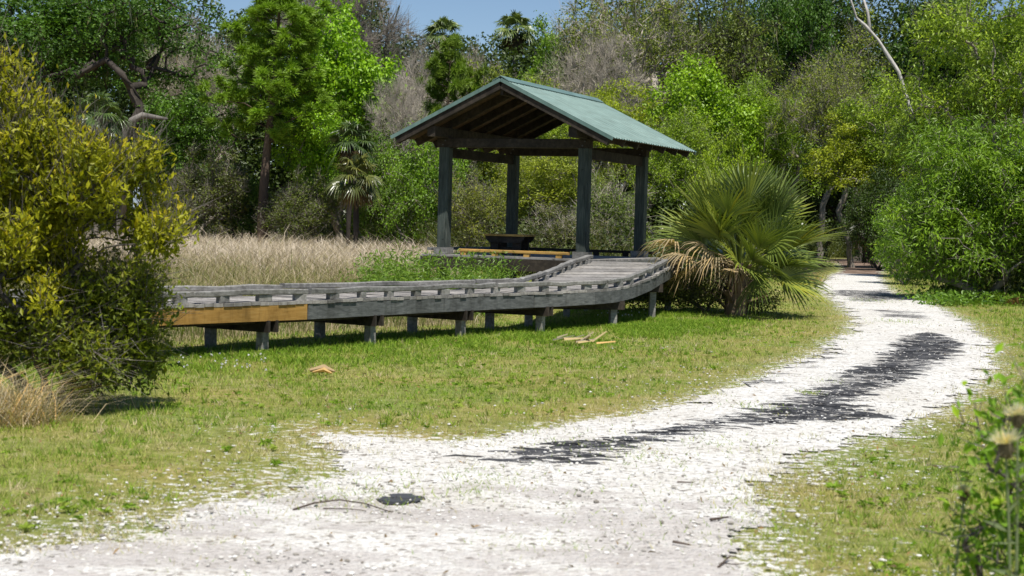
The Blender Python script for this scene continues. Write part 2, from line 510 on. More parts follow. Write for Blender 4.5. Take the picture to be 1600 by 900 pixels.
WALK = np.concatenate([NEAR[:, :2], FAR[::-1, :2]])
FIELD = np.array([(-60, -5), (-12, 6), *[tuple(p) for p in FAR[:10, :2] + np.array([-.35, .25])], (-.6, 27.5), (-1.6, 31), (-2.2, 35.5), (-1.5, 45), (-1.0, 60), (0, 90), (-4, 101), (-80, 101)])
WOODS = np.array([(-150, 92), (-40, 92), (-25, 93), (-12, 94), (-5, 80), (-1, 60), (0, 47), (4, 44), (8, 52), (14.5, 64), (18.2, 88), (23.5, 100), (24.5, 96), (22.3, 72), (16.5, 53), (12.5, 46), (11.2, 40), (14, 34), (20, 25), (40, 10),
                  (150, 0), (400, 700), (-400, 700)])

def gz(X, Y, sd=None):
    n = (vnoise(X, Y, 0.35, 3, 3) - 0.5) * 0.10
    if sd is None: sd = poly_sd(X, Y, PATH)
    return n * sstep(0.2, 1.6, sd)

def grid_sheet(xs, ys):
    X, Y = np.meshgrid(xs, ys)
    nx, ny = len(xs), len(ys)
    i = np.arange(ny - 1)[:, None] * nx; j = np.arange(nx - 1)[None, :]
    Q = np.stack([i + j, i + j + 1, i + nx + j + 1, i + nx + j], -1).reshape(-1, 4)
    return X.ravel(), Y.ravel(), Q

def spaced(a, b, fine0, fine1, step, grow=1.25):
    mid = list(np.arange(fine0, fine1 + 1e-6, step))
    lo = []; p = fine0; s = step
    while p > a:
        s *= grow; p -= s; lo.append(max(p, a))
    hi = []; p = mid[-1]; s = step
    while p < b:
        s *= grow; p += s; hi.append(min(p, b))
    return np.array(lo[::-1] + mid + hi)

xs = spaced(-700, 700, -16, 20, 0.25); ys = spaced(-60, 1500, 4, 70, 0.25)
gx, gy, gq = grid_sheet(xs, ys)
gsd = poly_sd(gx, gy, PATH)
jit = (vnoise(gx, gy, 1.3, 11) - .5) * 0.5
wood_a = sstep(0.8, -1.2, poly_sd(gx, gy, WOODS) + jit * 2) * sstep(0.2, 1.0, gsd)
straw_a = sstep(0.5, -1.0, poly_sd(gx, gy, FIELD) + jit * 2)
gzv = gz(gx, gy, gsd)
lobe = sstep(1.6, -.6, gx + .12 * (gy - 10)) * sstep(16.5, 12.5, gy)
rgt = sstep(1.2, 2.2, gx) * sstep(15, 11, gy)
sd_show = np.where(gsd > 0, gsd * (1 - .62 * np.maximum(lobe, rgt)), gsd)
gzv = np.where(gsd < 0.05, -0.004, gzv)
me = mesh_from('ground', np.stack([gx, gy, gzv], 1), gq, None,
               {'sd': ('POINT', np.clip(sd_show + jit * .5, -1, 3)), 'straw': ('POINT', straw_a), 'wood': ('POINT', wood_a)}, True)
tag(link('ground', me, MT['ground']), kind='structure')

# the path: a sheet of its own, with a ragged border
def path_sheet():
    parts = []
    for (x0, x1, y0, y1, st) in ((-6, 4.5, 2.5, 16, 0.05), (-3, 14, 16, 40, 0.085), (6, 26, 40, 104, 0.16)):
        nx = int(round((x1 - x0) / st)); ny = int(round((y1 - y0) / st))
        X, Y, Q = grid_sheet(np.linspace(x0, x1, nx + 1), np.linspace(y0, y1, ny + 1))
        sd = poly_sd(X, Y, PATH)
        e = sd + (vnoise(X, Y, 2.2, 21, 4) - .5) * 0.75 + (vnoise(X, Y, 11, 22, 2) - .5) * 0.25
        ok = (e < 0)[Q].all(1)
        Q = Q[ok]
        used, inv = np.unique(Q.ravel(), return_inverse=True)
        parts.append((X[used], Y[used], inv.reshape(-1, 4), sd[used]))
    n = 0; Xs = []; Ys = []; Qs = []; Sd = []
    for X, Y, Q, sd in parts:
        Xs.append(X); Ys.append(Y); Qs.append(Q + n); Sd.append(sd); n += len(X)
    X = np.concatenate(Xs); Y = np.concatenate(Ys); Q = np.concatenate(Qs); sd = np.concatenate(Sd)
    mat = sstep(0.30, -0.40, poly_sd(X, Y, MATP)) * (.52 + .16 * sstep(-.3, 3.0, X))
    for p in MAT2: mat = np.maximum(mat, 0.66 * sstep(0.45, -0.25, poly_sd(X, Y, p) + (vnoise(X, Y, 2.5, 33, 3) - .5) * 1.1))
    dirt = sstep(11.8, 9.0, Y + 0.25 * X) * sstep(-3.3, -1.6, X) * 0.66
    dirt = np.maximum(dirt, sstep(58, 66, Y) * 0.9)
    z = 0.004 + (vnoise(X, Y, 1.2, 31, 3) - .5) * 0.03 * sstep(0, -0.6, sd) + 0.010 * sstep(0, -.3, sd)
    return mesh_from('path', np.stack([X, Y, z], 1), Q, None,
                     {'sd': ('POINT', np.clip(sd, -2, 1)), 'mat': ('POINT', mat), 'dirt': ('POINT', dirt), 'mulch': ('POINT', sstep(60, 66, Y))}, True)
tag(link('path', path_sheet(), MT['path']), kind='structure')

# ------------------------------------------------------------------ honeycomb mat in the path
def honeycomb_mat():
    """ragged ribs of a buried cell mat standing a little proud of the gravel"""
    mb = MB(); r = np.random.default_rng(5)
    y0, y1 = MATP[:, 1].min(), MATP[:, 1].max(); x0, x1 = MATP[:, 0].min() - .2, MATP[:, 0].max() + .2
    PX = x0 + (x1 - x0) * r.random(16000); PY = y0 + (y1 - y0) * r.random(16000)
    ok = poly_sd(PX, PY, MATP) < -.02 - .25 * r.random(16000)
    n = 0
    for x, y in list(zip(PX[ok], PY[ok]))[:1100]:
        y = round(y / .085) * .085 + r.normal() * .012
        if x < 1.2 and r.random() < .3: continue
        L = r.uniform(.08, .34); k = 7; f = np.linspace(-.5, .5, k)
        az = r.normal() * .22
        px = x + f * L * math.cos(az); py = y + f * L * math.sin(az) + .018 * np.sin(f * L * 26 + r.random() * 6)
        hh = r.uniform(.004, .017) * (1 - (2 * f) ** 2) ** .6 * r.uniform(.7, 1.2, k)
        th = r.uniform(.006, .011); ln = r.normal() * .008
        rows = [np.stack([px, py - th, np.full(k, -.02)], 1), np.stack([px, py - th * .6 + ln, hh], 1), np.stack([px, py + th * .6 + ln, hh * .96], 1), np.stack([px, py + th, np.full(k, -.02)], 1)]
        i = np.arange(k - 1)
        Q = np.concatenate([np.stack([i + a * k, i + 1 + a * k, i + 1 + (a + 1) * k, i + (a + 1) * k], 1) for a in range(3)])
        mb.add(np.concatenate(rows), Q, a=r.random()); n += 1
    o = mb.build('cell_mat', MT['plastic'])
    o.location.z = 0.012
    tag(o, 'worn black ribbed ground mat showing along the middle of the white gravel path', 'ground mat', kind='stuff')
honeycomb_mat()

def torn_mat():
    mb = MB(); r = np.random.default_rng(15)
    c = gnd(622, 785)
    for k in range(7):
        o = c + np.array([(r.random() - .5) * .30, (r.random() - .5) * .28, 0.010 + .002 * k])
        n = 9; th = np.sort(r.random(n) * 6.283)
        P = np.stack([np.cos(th) * .075 * (0.7 + .6 * r.random(n)), np.sin(th) * .10 * (0.7 + .6 * r.random(n)), r.random(n) * .006], 1) + o
        Pb = P - np.array([0, 0, .004])
        V = np.concatenate([P, Pb])
        T = [(0, i, i + 1) for i in range(1, n - 1)]
        Q = [(i, i + n, (i + 1) % n + n, (i + 1) % n) for i in range(n)]
        mb.add(V, Q, T, a=r.random())
    tag(mb.build('mat_scrap', MT['plastic']), 'torn scrap of black mat lying on the pale gravel beside the long stick', 'mat scrap')
torn_mat()

# ------------------------------------------------------------------ boardwalk
def walk_at(L, s):
    seg = np.linalg.norm(np.diff(L, axis=0), axis=1); c = np.concatenate([[0], np.cumsum(seg)])
    s = np.clip(s, 0, 1) * c[-1]
    return np.stack([np.interp(s, c, L[:, i]) for i in range(3)], -1)

def pair(t):
    """near and far edge points at vertex parameter t (0..len-1)"""
    i = np.arange(len(NEAR))
    return (np.array([np.interp(t, i, NEAR[:, k]) for k in range(3)]), np.array([np.interp(t, i, FAR[:, k]) for k in range(3)]))

def boardwalk():
    r = np.random.default_rng(3)
    root = empty('boardwalk', (-1.0, 22.5, 0), 'low weathered grey timber boardwalk with curb rails, bending towards the shelter', 'boardwalk')
    inv = -np.array(root.location)
    UP = np.array([0, 0, 1.0])
    def B(mb, name, mat):
        mb.V = [v + inv for v in mb.V]
        return mb.build(name, mat, root)
    # planks across
    mb = MB()
    T = [0.0]
    while T[-1] < len(NEAR) - 1:
        t = T[-1]; a, b = pair(t); a2, b2 = pair(min(t + .01, len(NEAR) - 1.001))
        sp = max(np.linalg.norm((a2 + b2 - a - b)[:2]) / 2 / .01, .2)
        T.append(t + 0.145 / sp)
    for t0, t1 in zip(T[:-1], T[1:]):
        t1 = min(t1, len(NEAR) - 1)
        g = (t1 - t0) * .035
        a0, b0 = pair(t0 + g); a1, b1 = pair(t1 - g)
        out = (a0 - b0); out[2] = 0; out /= np.linalg.norm(out)
        e0 = .040 + r.random() * .018; e1 = .035 + r.random() * .04
        dz = (r.random() - .5) * .012
        top = [a0 + out * e0, a1 + out * e0, b1 - out * e1, b0 - out * e1]
        top = [p + UP * dz for p in top]
        bot = [p - UP * .038 for p in top]
        mb.add(top + bot, [(0, 1, 2, 3), (7, 6, 5, 4), (0, 4, 5, 1), (1, 5, 6, 2), (2, 6, 7, 3), (3, 7, 4, 0)], a=r.random())
    B(mb, 'deck', MT['deck_wood'])
    # fascia boards
    def fascia(t0, t1, mat, off, depth=.185, side=0, tint=.5):
        ts = np.linspace(t0, t1, max(2, int((t1 - t0) * 4)))
        P = np.array([pair(t)[side] for t in ts])
        d = np.gradient(P, axis=0); n = np.stack([d[:, 1], -d[:, 0], d[:, 2] * 0], 1); n /= np.linalg.norm(n, axis=1)[:, None]
        if side: n = -n
        th = .038
        P = P + n * off
        m = MB()
        rows = [P + n * th + UP * -.041, P + n * th + UP * (-.041 - depth), P + UP * (-.041 - depth), P + UP * -.041]
        k = len(P); V = np.concatenate(rows); i = np.arange(k - 1)
        Q = np.concatenate([np.stack([i + a * k, i + 1 + a * k, i + 1 + ((a + 1) % 4) * k, i + ((a + 1) % 4) * k], 1) for a in range(4)])
        Q = np.concatenate([Q, [[0, k, 2 * k, 3 * k], [k - 1, 4 * k - 1, 3 * k - 1, 2 * k - 1]]])
        m.add(V, Q, a=tint)
        return B(m, 'fascia_board', mat)
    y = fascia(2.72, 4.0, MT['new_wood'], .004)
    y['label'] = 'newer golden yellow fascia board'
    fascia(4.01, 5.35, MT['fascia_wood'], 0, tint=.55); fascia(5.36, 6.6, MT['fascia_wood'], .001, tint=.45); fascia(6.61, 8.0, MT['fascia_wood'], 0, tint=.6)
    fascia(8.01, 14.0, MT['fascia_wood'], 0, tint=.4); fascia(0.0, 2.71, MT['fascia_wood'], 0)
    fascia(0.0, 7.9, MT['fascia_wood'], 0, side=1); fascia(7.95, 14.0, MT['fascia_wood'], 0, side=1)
    # curb rails on blocks
    def curb(t0, t1, side, inset, tint):
        ts = np.linspace(t0, t1, max(2, int((t1 - t0) * 5)))
        P = np.array([pair(t)[side] * (1 - inset) + pair(t)[1 - side] * inset for t in ts])
        d = np.gradient(P, axis=0); n = np.stack([d[:, 1], -d[:, 0], d[:, 2] * 0], 1); n /= np.linalg.norm(n, axis=1)[:, None]
        wob = (r.random(len(P)) - .5) * .022; P = P + n * ((r.random(len(P)) - .5) * .02)[:, None]
        w, z0, z1, c = .046, .078, .142, .010
        prof = [(-w, z0 + c), (-w + c, z0), (w - c, z0), (w, z0 + c), (w, z1 - c), (w - c, z1), (-w + c, z1), (-w, z1 - c)]
        k = len(P); V = np.concatenate([P + n * o + UP * (z + wob[:, None]) for o, z in prof]); i = np.arange(k - 1)
        Q = np.concatenate([np.stack([i + a * k, i + ((a + 1) % 8) * k, i + 1 + ((a + 1) % 8) * k, i + 1 + a * k], 1) for a in range(8)])
        caps = []
        for e in (0, k - 1):
            ids = [a * k + e for a in range(8)]
            caps += [[ids[0], ids[1], ids[2], ids[3]], [ids[0], ids[3], ids[4], ids[7]], [ids[7], ids[4], ids[5], ids[6]]]
        m = MB(); m.add(V, np.concatenate([Q, caps]), a=tint)
        B(m, 'curb_rail', MT['grey_wood'])
    nb = [0.0, 2.55, 4.02, 6.1, 8.6, 11.0, 13.9]
    for a, b in zip(nb[:-1], nb[1:]):
        curb(a + .02, b - .005, 0, .02, .4 + r.random() * .4)
    fb = [0.0, 1.9, 4.3, 6.6, 8.25]
    for a, b in zip(fb[:-1], fb[1:]):
        curb(a + .02, b - .005, 1, .05, .4 + r.random() * .4)
    curb(8.4, 13.9, 1, .03, .6)
    for side, inset in ((0, .02), (1, .05)):
        t = .2
        while t < len(NEAR) - 1.3:
            a, b = pair(t)
            p = (a, b)[side] * (1 - inset) + (b, a)[side] * inset
            a2, b2 = pair(t + .01); d = (a2 - a, b2 - b)[side]; L = np.linalg.norm(d); d = d / L
            n = np.array([d[1], -d[0], 0])
            m = MB(); rz = r.normal() * .12; bl = r.uniform(.055, .10); d, n = d * math.cos(rz) + n * math.sin(rz), n * math.cos(rz) - d * math.sin(rz)
            m.prism(p + UP * .039, d * bl, n * .036, UP * .038, a=.5 + r.random() * .5, bev=.004)
            B(m, 'curb_block', MT['grey_wood'])
            t += (.58 + .06 * r.random()) / (L / .01)
    # joists, cross beams and posts
    for f in (.14, .5, .86):
        mj = MB(); ts = np.arange(0, len(NEAR) - .99, .5)
        P = [pair(t)[0] * (1 - f) + pair(t)[1] * f - UP * .16 for t in ts]
        for p, q in zip(P[:-1], P[1:]): mj.beam(p, q + (q - p) * .01, .045, .215, a=.4)
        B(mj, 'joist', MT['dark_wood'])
    feet = [(-6.55, 13.8), (-5.5, 15.5), (-4.4, 17.25), (-2.85, 19.48), (-1.72, 21.2), (-.62, 22.9), (.52, 24.55), (1.7, 26.4), (2.55, 29.1), (3.0, 31.2)]
    for fx, fy in feet:
        t = np.argmin([np.hypot(*(pair(s)[0][:2] - (fx, fy))) for s in np.linspace(0, 14, 561)]) / 40.0
        a, b = pair(t); d = b - a; d[2] = 0; L = np.linalg.norm(d); d /= L
        zt = a[2] - .23
        tdir = np.array([-d[1], d[0], 0])
        for s in (.10, L - .10):
            p = a + d * s
            m = MB(); m.beam((p[0] + (r.random() - .5) * .03, p[1], -.25), (p[0], p[1], zt + .19), .11, .11, a=.6 + r.random() * .4, up=d, bev=.006)  # lighter tint stands for sun on the posts' right faces
            B(m, 'support_post', MT['grey_wood'])
        for sgn in (-1, 1):
            m = MB(); m.beam(a + d * -.06 + tdir * sgn * .072 + UP * -.29, b - d * -.04 + tdir * sgn * .072 + UP * -.29, .038, .14, a=.5)
            B(m, 'cross_beam', MT['dark_wood'])  # dark wood puts the shade under the deck into the beam colour
boardwalk()

# ------------------------------------------------------------------ shelter
PX0, PY0, PZ0 = 1.355, 32.5, 0.932
PHI, PW, PD, PH = -0.396, 2.989, 3.531, 2.15
PU = np.array([math.cos(PHI), math.sin(PHI), 0]); PV = np.array([-math.sin(PHI), math.cos(PHI), 0]); UPV = np.array([0, 0, 1.0])
FR = np.array([PX0, PY0, 0.0])

def shelter():
    r = np.random.default_rng(9)
    # local frame: x along the gable (0 at the middle), y into the depth, z up
    mid = FR - PU * PW / 2
    root = empty('shelter', mid, 'open timber picnic shelter on four thick posts with green metal gable roof', 'shelter', rotz=PHI)
    hw = PW / 2; z0 = PZ0; zb = z0 + PH
    OF, OB, OS = .80, 1.15, .845
    RZ, EZ = z0 + 3.479, z0 + 2.345
    sl = (RZ - EZ) / (hw + OS)
    def B(mb, n, m): return mb.build(n, m, root)
    for sx in (-1, 1):
        for y in (0, PD):
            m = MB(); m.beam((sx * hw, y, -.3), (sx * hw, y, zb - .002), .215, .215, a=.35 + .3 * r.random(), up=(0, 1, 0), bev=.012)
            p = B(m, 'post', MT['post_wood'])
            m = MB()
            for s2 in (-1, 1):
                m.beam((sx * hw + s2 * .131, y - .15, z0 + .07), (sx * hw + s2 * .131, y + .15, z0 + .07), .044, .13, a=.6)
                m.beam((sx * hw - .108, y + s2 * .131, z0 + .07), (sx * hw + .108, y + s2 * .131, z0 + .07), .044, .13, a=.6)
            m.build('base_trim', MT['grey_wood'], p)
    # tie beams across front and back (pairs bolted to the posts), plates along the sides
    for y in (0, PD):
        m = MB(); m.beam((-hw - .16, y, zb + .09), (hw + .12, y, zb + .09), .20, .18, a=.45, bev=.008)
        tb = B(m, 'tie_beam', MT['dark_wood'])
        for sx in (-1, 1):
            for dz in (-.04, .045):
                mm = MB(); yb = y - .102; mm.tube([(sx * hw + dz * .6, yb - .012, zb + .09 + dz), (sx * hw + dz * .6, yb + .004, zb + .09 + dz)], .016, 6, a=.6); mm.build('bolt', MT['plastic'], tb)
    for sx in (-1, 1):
        m = MB(); m.beam((sx * hw, -.72, zb + .285), (sx * hw, PD + .95, zb + .285), .17, .205, a=.8 if sx < 0 else .4, bev=.008)  # left plate tinted lighter for the light caught on its inner side
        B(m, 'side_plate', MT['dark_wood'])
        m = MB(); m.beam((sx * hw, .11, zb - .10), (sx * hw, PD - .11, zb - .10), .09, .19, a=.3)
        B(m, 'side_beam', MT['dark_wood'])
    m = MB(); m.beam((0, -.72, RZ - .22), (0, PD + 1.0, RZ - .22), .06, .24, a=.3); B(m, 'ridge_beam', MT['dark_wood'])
    # rafters
    nr = 7
    for k in range(nr):
        y = -.70 + (PD + 1.62) * k / (nr - 1)
        for sx in (-1, 1):
            x0, x1 = .035, hw + OS - .10
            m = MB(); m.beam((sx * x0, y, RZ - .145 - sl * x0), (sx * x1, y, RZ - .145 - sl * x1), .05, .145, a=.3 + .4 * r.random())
            B(m, 'rafter', MT['dark_wood'])
    # boards under the metal, running up the slope
    for sx in (-1, 1):
        m = MB(); y = -OF + .03
        while y < PD + OB - .1:
            w = .24
            zs = RZ - .052
            m.beam((sx * .01, y + w / 2, zs), (sx * (hw + OS - .04), y + w / 2, zs - sl * (hw + OS - .05)), w - .012, .024, a=r.random())
            y += w
        B(m, 'roof_boards', MT['brown_wood'])
    # corrugated metal sheets
    for sx in (-1, 1):
        ny = int((PD + OF + OB) / .02)
        ys = np.linspace(-OF, PD + OB, ny)
        ph = (ys / .152) % 1.0
        hgt = np.where(ph < .22, .020, np.where(ph < .3, .020 * (1 - (ph - .22) / .08), np.where(ph > .92, .020 * (ph - .92) / .08, 0)))
        xsr = np.linspace(0, hw + OS, 5)
        V = []; k = len(ys)
        for th in (0, -.006):
            for x in xsr:
                V.append(np.stack([np.full(k, sx * x), ys, RZ - sl * x + hgt - .026 + th], 1))
        V = np.concatenate(V); nx = len(xsr); Q = []
        i = np.arange(k - 1)
        for a in range(nx - 1):
            q = np.stack([i + a * k, i + (a + 1) * k, i + 1 + (a + 1) * k, i + 1 + a * k], 1); Q += [q, q[:, ::-1] + nx * k]
        a = nx - 1
        Q.append(np.stack([i + a * k, i + (a + nx) * k, i + 1 + (a + nx) * k, i + 1 + a * k], 1))
        m = MB(); m.add(V, np.concatenate(Q), a=.5)
        B(m, 'roof_sheet', MT['roof'])
        for yy in (-OF - .006, PD + OB + .006):
            m = MB(); m.beam((sx * .004, yy, RZ - .048), (sx * (hw + OS + .002), yy, RZ - .048 - sl * (hw + OS - .004)), .012, .07, a=.5)
            B(m, 'gable_trim', MT['roof'])
        m = MB()
        m.beam((sx * .02, -OF + .035, RZ - .15), (sx * (hw + OS - .1), -OF + .035, RZ - .15 - sl * (hw + OS - .12)), .04, .15, a=.5)
        B(m, 'barge_board', MT['dark_wood'])
    m = MB()
    for sx in (-1, 1):
        m.beam((sx * .005, -OF - .01, RZ + .022), (sx * .17, -OF - .01, RZ + .022 - sl * .165), .001, .004)
        y0, y1 = -OF - .01, PD + OB + .01
        V = [(0, y0, RZ + .03), (0, y1, RZ + .03), (sx * .17, y1, RZ + .012 - sl * .165), (sx * .17, y0, RZ + .012 - sl * .165)]
        V += [(x, y, z - .012) for x, y, z in V]
        m.add(V, [(0, 1, 2, 3), (7, 6, 5, 4), (2, 6, 7, 3), (0, 3, 7, 4), (1, 5, 6, 2)])
    B(m, 'ridge_cap', MT['roof'])
    # floor
    m = MB(); y = -.30
    while y < PD + .3:
        m.beam((-hw - .35, y + .07, z0 - .02), (hw + .45, y + .07, z0 - .02), .138, .038, a=r.random()); y += .145
    B(m, 'floor', MT['deck_wood'])
    for yy in (-.31, PD + .33):
        m = MB(); m.beam((-hw - .34, yy, z0 - .16), (hw + .44, yy, z0 - .16), .04, .235, a=.5); B(m, 'fascia_board', MT['dark_wood'])
    for xx in (-hw - .37, hw + .47):
        m = MB(); m.beam((xx, -.28, z0 - .16), (xx, PD + .3, z0 - .16), .04, .235, a=.5); B(m, 'fascia_board', MT['fascia_wood'])
    for k in range(5):
        m = MB(); x = -hw - .25 + k * .85; m.beam((x, -.22, -.25), (x, -.22, z0 - .05), .1, .1, a=.4, up=(0, 1, 0)); B(m, 'support_post', MT['dark_wood'])
        m = MB(); m.beam((x, PD + .2, -.25), (x, PD + .2, z0 - .05), .1, .1, a=.4, up=(0, 1, 0)); B(m, 'support_post', MT['dark_wood'])
    # curb rails: a new yellow one on the front, old ones on the other sides
    m = MB(); m.beam((-hw + .45, -.22, z0 + .095), (hw - .20, -.22, z0 + .095), .09, .055, a=.6, bev=.008)
    o = B(m, 'curb_rail', MT['rail_wood']); o['label'] = 'new golden yellow curb rail'
    m = MB(); m.beam((-hw - .2, PD + .25, z0 + .10), (hw + .3, PD + .25, z0 + .10), .09, .06, a=.4, bev=.008); B(m, 'curb_rail', MT['dark_wood'])
    m = MB(); m.beam((-hw - .28, -.1, z0 + .10), (-hw - .28, PD + .1, z0 + .10), .09, .06, a=.4, bev=.008); B(m, 'curb_rail', MT['grey_wood'])
    for k in range(4):
        m = MB(); x = -hw + .55 + k * .68; m.prism((x, -.22, z0 + .033), (.06, 0, 0), (0, .035, 0), (0, 0, .034), a=.5); B(m, 'curb_block', MT['rail_wood'])
        m = MB(); m.prism((x, PD + .25, z0 + .034), (.06, 0, 0), (0, .035, 0), (0, 0, .035), a=.5); B(m, 'curb_block', MT['dark_wood'])
shelter()

def table():
    # dark slab table under the roof
    c = at(797, 366, 34.6)
    top = c[2]
    root = empty('table', (c[0], c[1], PZ0), 'dark timber table with yellow top under the shelter roof', 'table', rotz=PHI + .1)
    def B(mb, n, m): return mb.build(n, m, root)
    m = MB()
    for k in range(4): m.beam((-.43, -.33 + k * .22, top - PZ0 - .02), (.43, -.33 + k * .22, top - PZ0 - .02), .21, .04, a=.6)
    B(m, 'table_top', MT['rail_wood'])
    for y in (-.36, .36):
        m = MB()
        t = top - PZ0 - .042
        V = [(-.42, y - .03, t), (.42, y - .03, t), (.40, y - .03, t - .06), (.33, y - .03, t - .13), (-.33, y - .03, t - .13), (-.40, y - .03, t - .06)]
        V += [(a, y + .03, z) for a, _, z in V]
        m.add(V, [(0, 3, 4, 5), (11, 10, 9, 6)] + [(i, i + 6, (i + 1) % 6 + 6, (i + 1) % 6) for i in range(6)], [(0, 1, 2), (0, 2, 3), (6, 8, 7), (6, 9, 8)])
        B(m, 'apron', MT['dark_wood'])
    for x in (-.24, .24):
        for y in (-.29, .29):
            m = MB(); m.beam((x, y, 0.002), (x, y, top - PZ0 - .043), .17, .07, a=.3, up=(0, 1, 0)); B(m, 'leg', MT['dark_wood'])
    m = MB(); m.beam((0, -.25, .12), (0, .25, .12), .3, .08, a=.3); B(m, 'stretcher', MT['dark_wood'])
table()

def marker_post():
    c = gnd(208, 470); Y = 24.0
    p = at(214, 425, Y); q = at(218, 290, Y)
    root = empty('marker_post', (p[0], Y, 0), 'brown wooden post with small pale blue sign half hidden by yellow bush', 'post')
    m = MB(); m.beam((0, 0, -.2), (q[0] - p[0], 0, q[2] + .12), .10, .10, a=.5, up=(0, 1, 0), bev=.006); m.build('post', MT['dark_wood'], root)
    mt, t, b = new_mat('pale_paint'); b.inputs['Roughness'].default_value = .6
    n = noise(t, 14, 4, .6, coords(t)); rr = ramp(t, [(.35, (.38, .47, .55)), (.65, (.58, .66, .72))], n); t.links.new(rr.outputs[0], b.inputs['Base Color'])
    m = MB(); m.prism((q[0] - p[0], -.065, q[2] - .16), (.07, 0, 0), (0, .012, 0), (0, 0, .18)); m.build('sign', mt, root)
marker_post()

# ------------------------------------------------------------------ plants: generators
def unit(v):
    return v / (np.linalg.norm(v, axis=-1, keepdims=True) + 1e-9)

def rand_dirs(r, n):
    return unit(r.normal(size=(n, 3)))

def leaf_quads(c, axis, L, W, r, tint, fold=.2, face=.75, out=None):
    """rhombic leaves: centres c, long axes axis"""
    n = len(c)
    L = np.broadcast_to(L, (n,))[:, None]; W = np.broadcast_to(W, (n,))[:, None]
    up = unit(rand_dirs(r, n) * .85 + np.array([0, 0, face]) + (0 if out is None else out * .55))
    axis = unit(axis - up * (axis * up).sum(1, keepdims=True) * .85)
    b = unit(np.cross(axis, up))
    nn = np.cross(b, axis)
    p0 = c - axis * L * .5; p2 = c + axis * L * .5 - np.array([0, 0, 1]) * L * .08
    mid = c - axis * L * .05
    p1 = mid + b * W * .5 + nn * W * fold; p3 = mid - b * W * .5 + nn * W * fold
    V = np.stack([p0, p1, p2, p3], 1).reshape(-1, 3)
    Q = np.arange(n * 4).reshape(-1, 4)
    return V, Q, tint

def lobes_crown(r, W, H, zc, k, rr=(.28, .42), flat=.8):
    """k overlapping lobes inside an ellipsoid of width W and height H centred at height zc"""
    out = []
    for i in range(k):
        d = rand_dirs(r, 1)[0]; d[2] = d[2] * .9 + .1
        s = r.random() ** .4
        rad = r.uniform(*rr)
        c = np.array([d[0] * (W / 2) * (1 - rad * 1.3) * s * 1.1, d[1] * (W / 2) * (1 - rad * 1.3) * s * 1.1, zc + d[2] * H / 2 * (1 - rad) * s])
        out.append((c, np.array([rad * W, rad * W, rad * H * flat * 1.1]) * r.uniform(.8, 1.15)))
    return out

def sample_lobes(r, lobes, n, shell=.35, low=False):
    vol = np.array([l[1].prod() for l in lobes]) ** .67; vol /= vol.sum()
    idx = r.choice(len(lobes), n, p=vol)
    d = rand_dirs(r, n)
    if not low: d[:, 2] = np.where(d[:, 2] < -.35, -d[:, 2], d[:, 2])
    s = r.random(n) ** shell
    C = np.array([l[0] for l in lobes])[idx]; E = np.array([l[1] for l in lobes])[idx]
    return C + d * s[:, None] * E

def skeleton(r, trunk, atts, wig=.12, arch=.12, seg=4):
    """joins attractor points to the trunk polyline; returns chains (node index lists), positions, radii weights"""
    pos = [np.asarray(p, float) for p in trunk]; par = [-1] + list(range(len(trunk) - 1))
    chains = [list(range(len(trunk)))]
    base = np.asarray(trunk[-1], float)
    order = np.argsort(np.linalg.norm((atts - base) * np.array([1, 1, .8]), axis=1))
    n0 = max(1, int(len(trunk) * .35))
    P = np.zeros((len(trunk) + len(atts) * seg + 5, 3)); P[:len(pos)] = pos; cnt = len(pos)
    tips = []
    for ai in order:
        q = atts[ai]
        D = P[n0:cnt] - q
        d = np.sqrt((D ** 2).sum(1)) + np.maximum(D[:, 2], 0) * .8
        j = int(np.argmin(d)) + n0
        p = P[j]; v = q - p; L = np.linalg.norm(v)
        ch = [j]
        for s in range(1, seg + 1):
            f = s / seg
            x = p + v * f
            if s < seg: x = x + r.normal(size=3) * L * wig * .5
            x = x + np.array([0, 0, 1]) * L * arch * math.sin(f * math.pi)
            P[cnt] = x; par.append(ch[-1]); ch.append(cnt); cnt += 1
        tips.append(cnt - 1)
        chains.append(ch)
    P = P[:cnt]
    w = np.zeros(cnt); w[tips] = 1
    for i in range(cnt - 1, 0, -1):
        w[par[i]] += w[i]
    w[0] = max(w[0], 1)
    return P, chains, w, tips

def twig_strips(r, P, D, L, w0, tint, seg=2, gravity=0.0):
    """thin tapering ribbons from P along D"""
    n = len(P); L = np.broadcast_to(L, (n,))[:, None]
    s = unit(np.cross(D, rand_dirs(r, n)))
    rows = []
    bend = rand_dirs(r, n) * .35
    for k in range(seg + 1):
        f = k / seg
        c = P + D * L * f + bend * L * f * f * .6 - np.array([0, 0, 1]) * L * gravity * f * f
        w = w0 * (1 - .8 * f)
        rows += [c - s * w / 2, c + s * w / 2]
    V = np.stack(rows, 1).reshape(-1, 3); m = 2 * (seg + 1)
    Q = []
    b = np.arange(n)[:, None] * m
    for k in range(seg):
        Q.append(b + np.array([[2 * k, 2 * k + 1, 2 * k + 3, 2 * k + 2]]))
    Q = np.concatenate(Q)
    t = np.tile(np.broadcast_to(tint, (n,)), seg)
    return V, Q, t

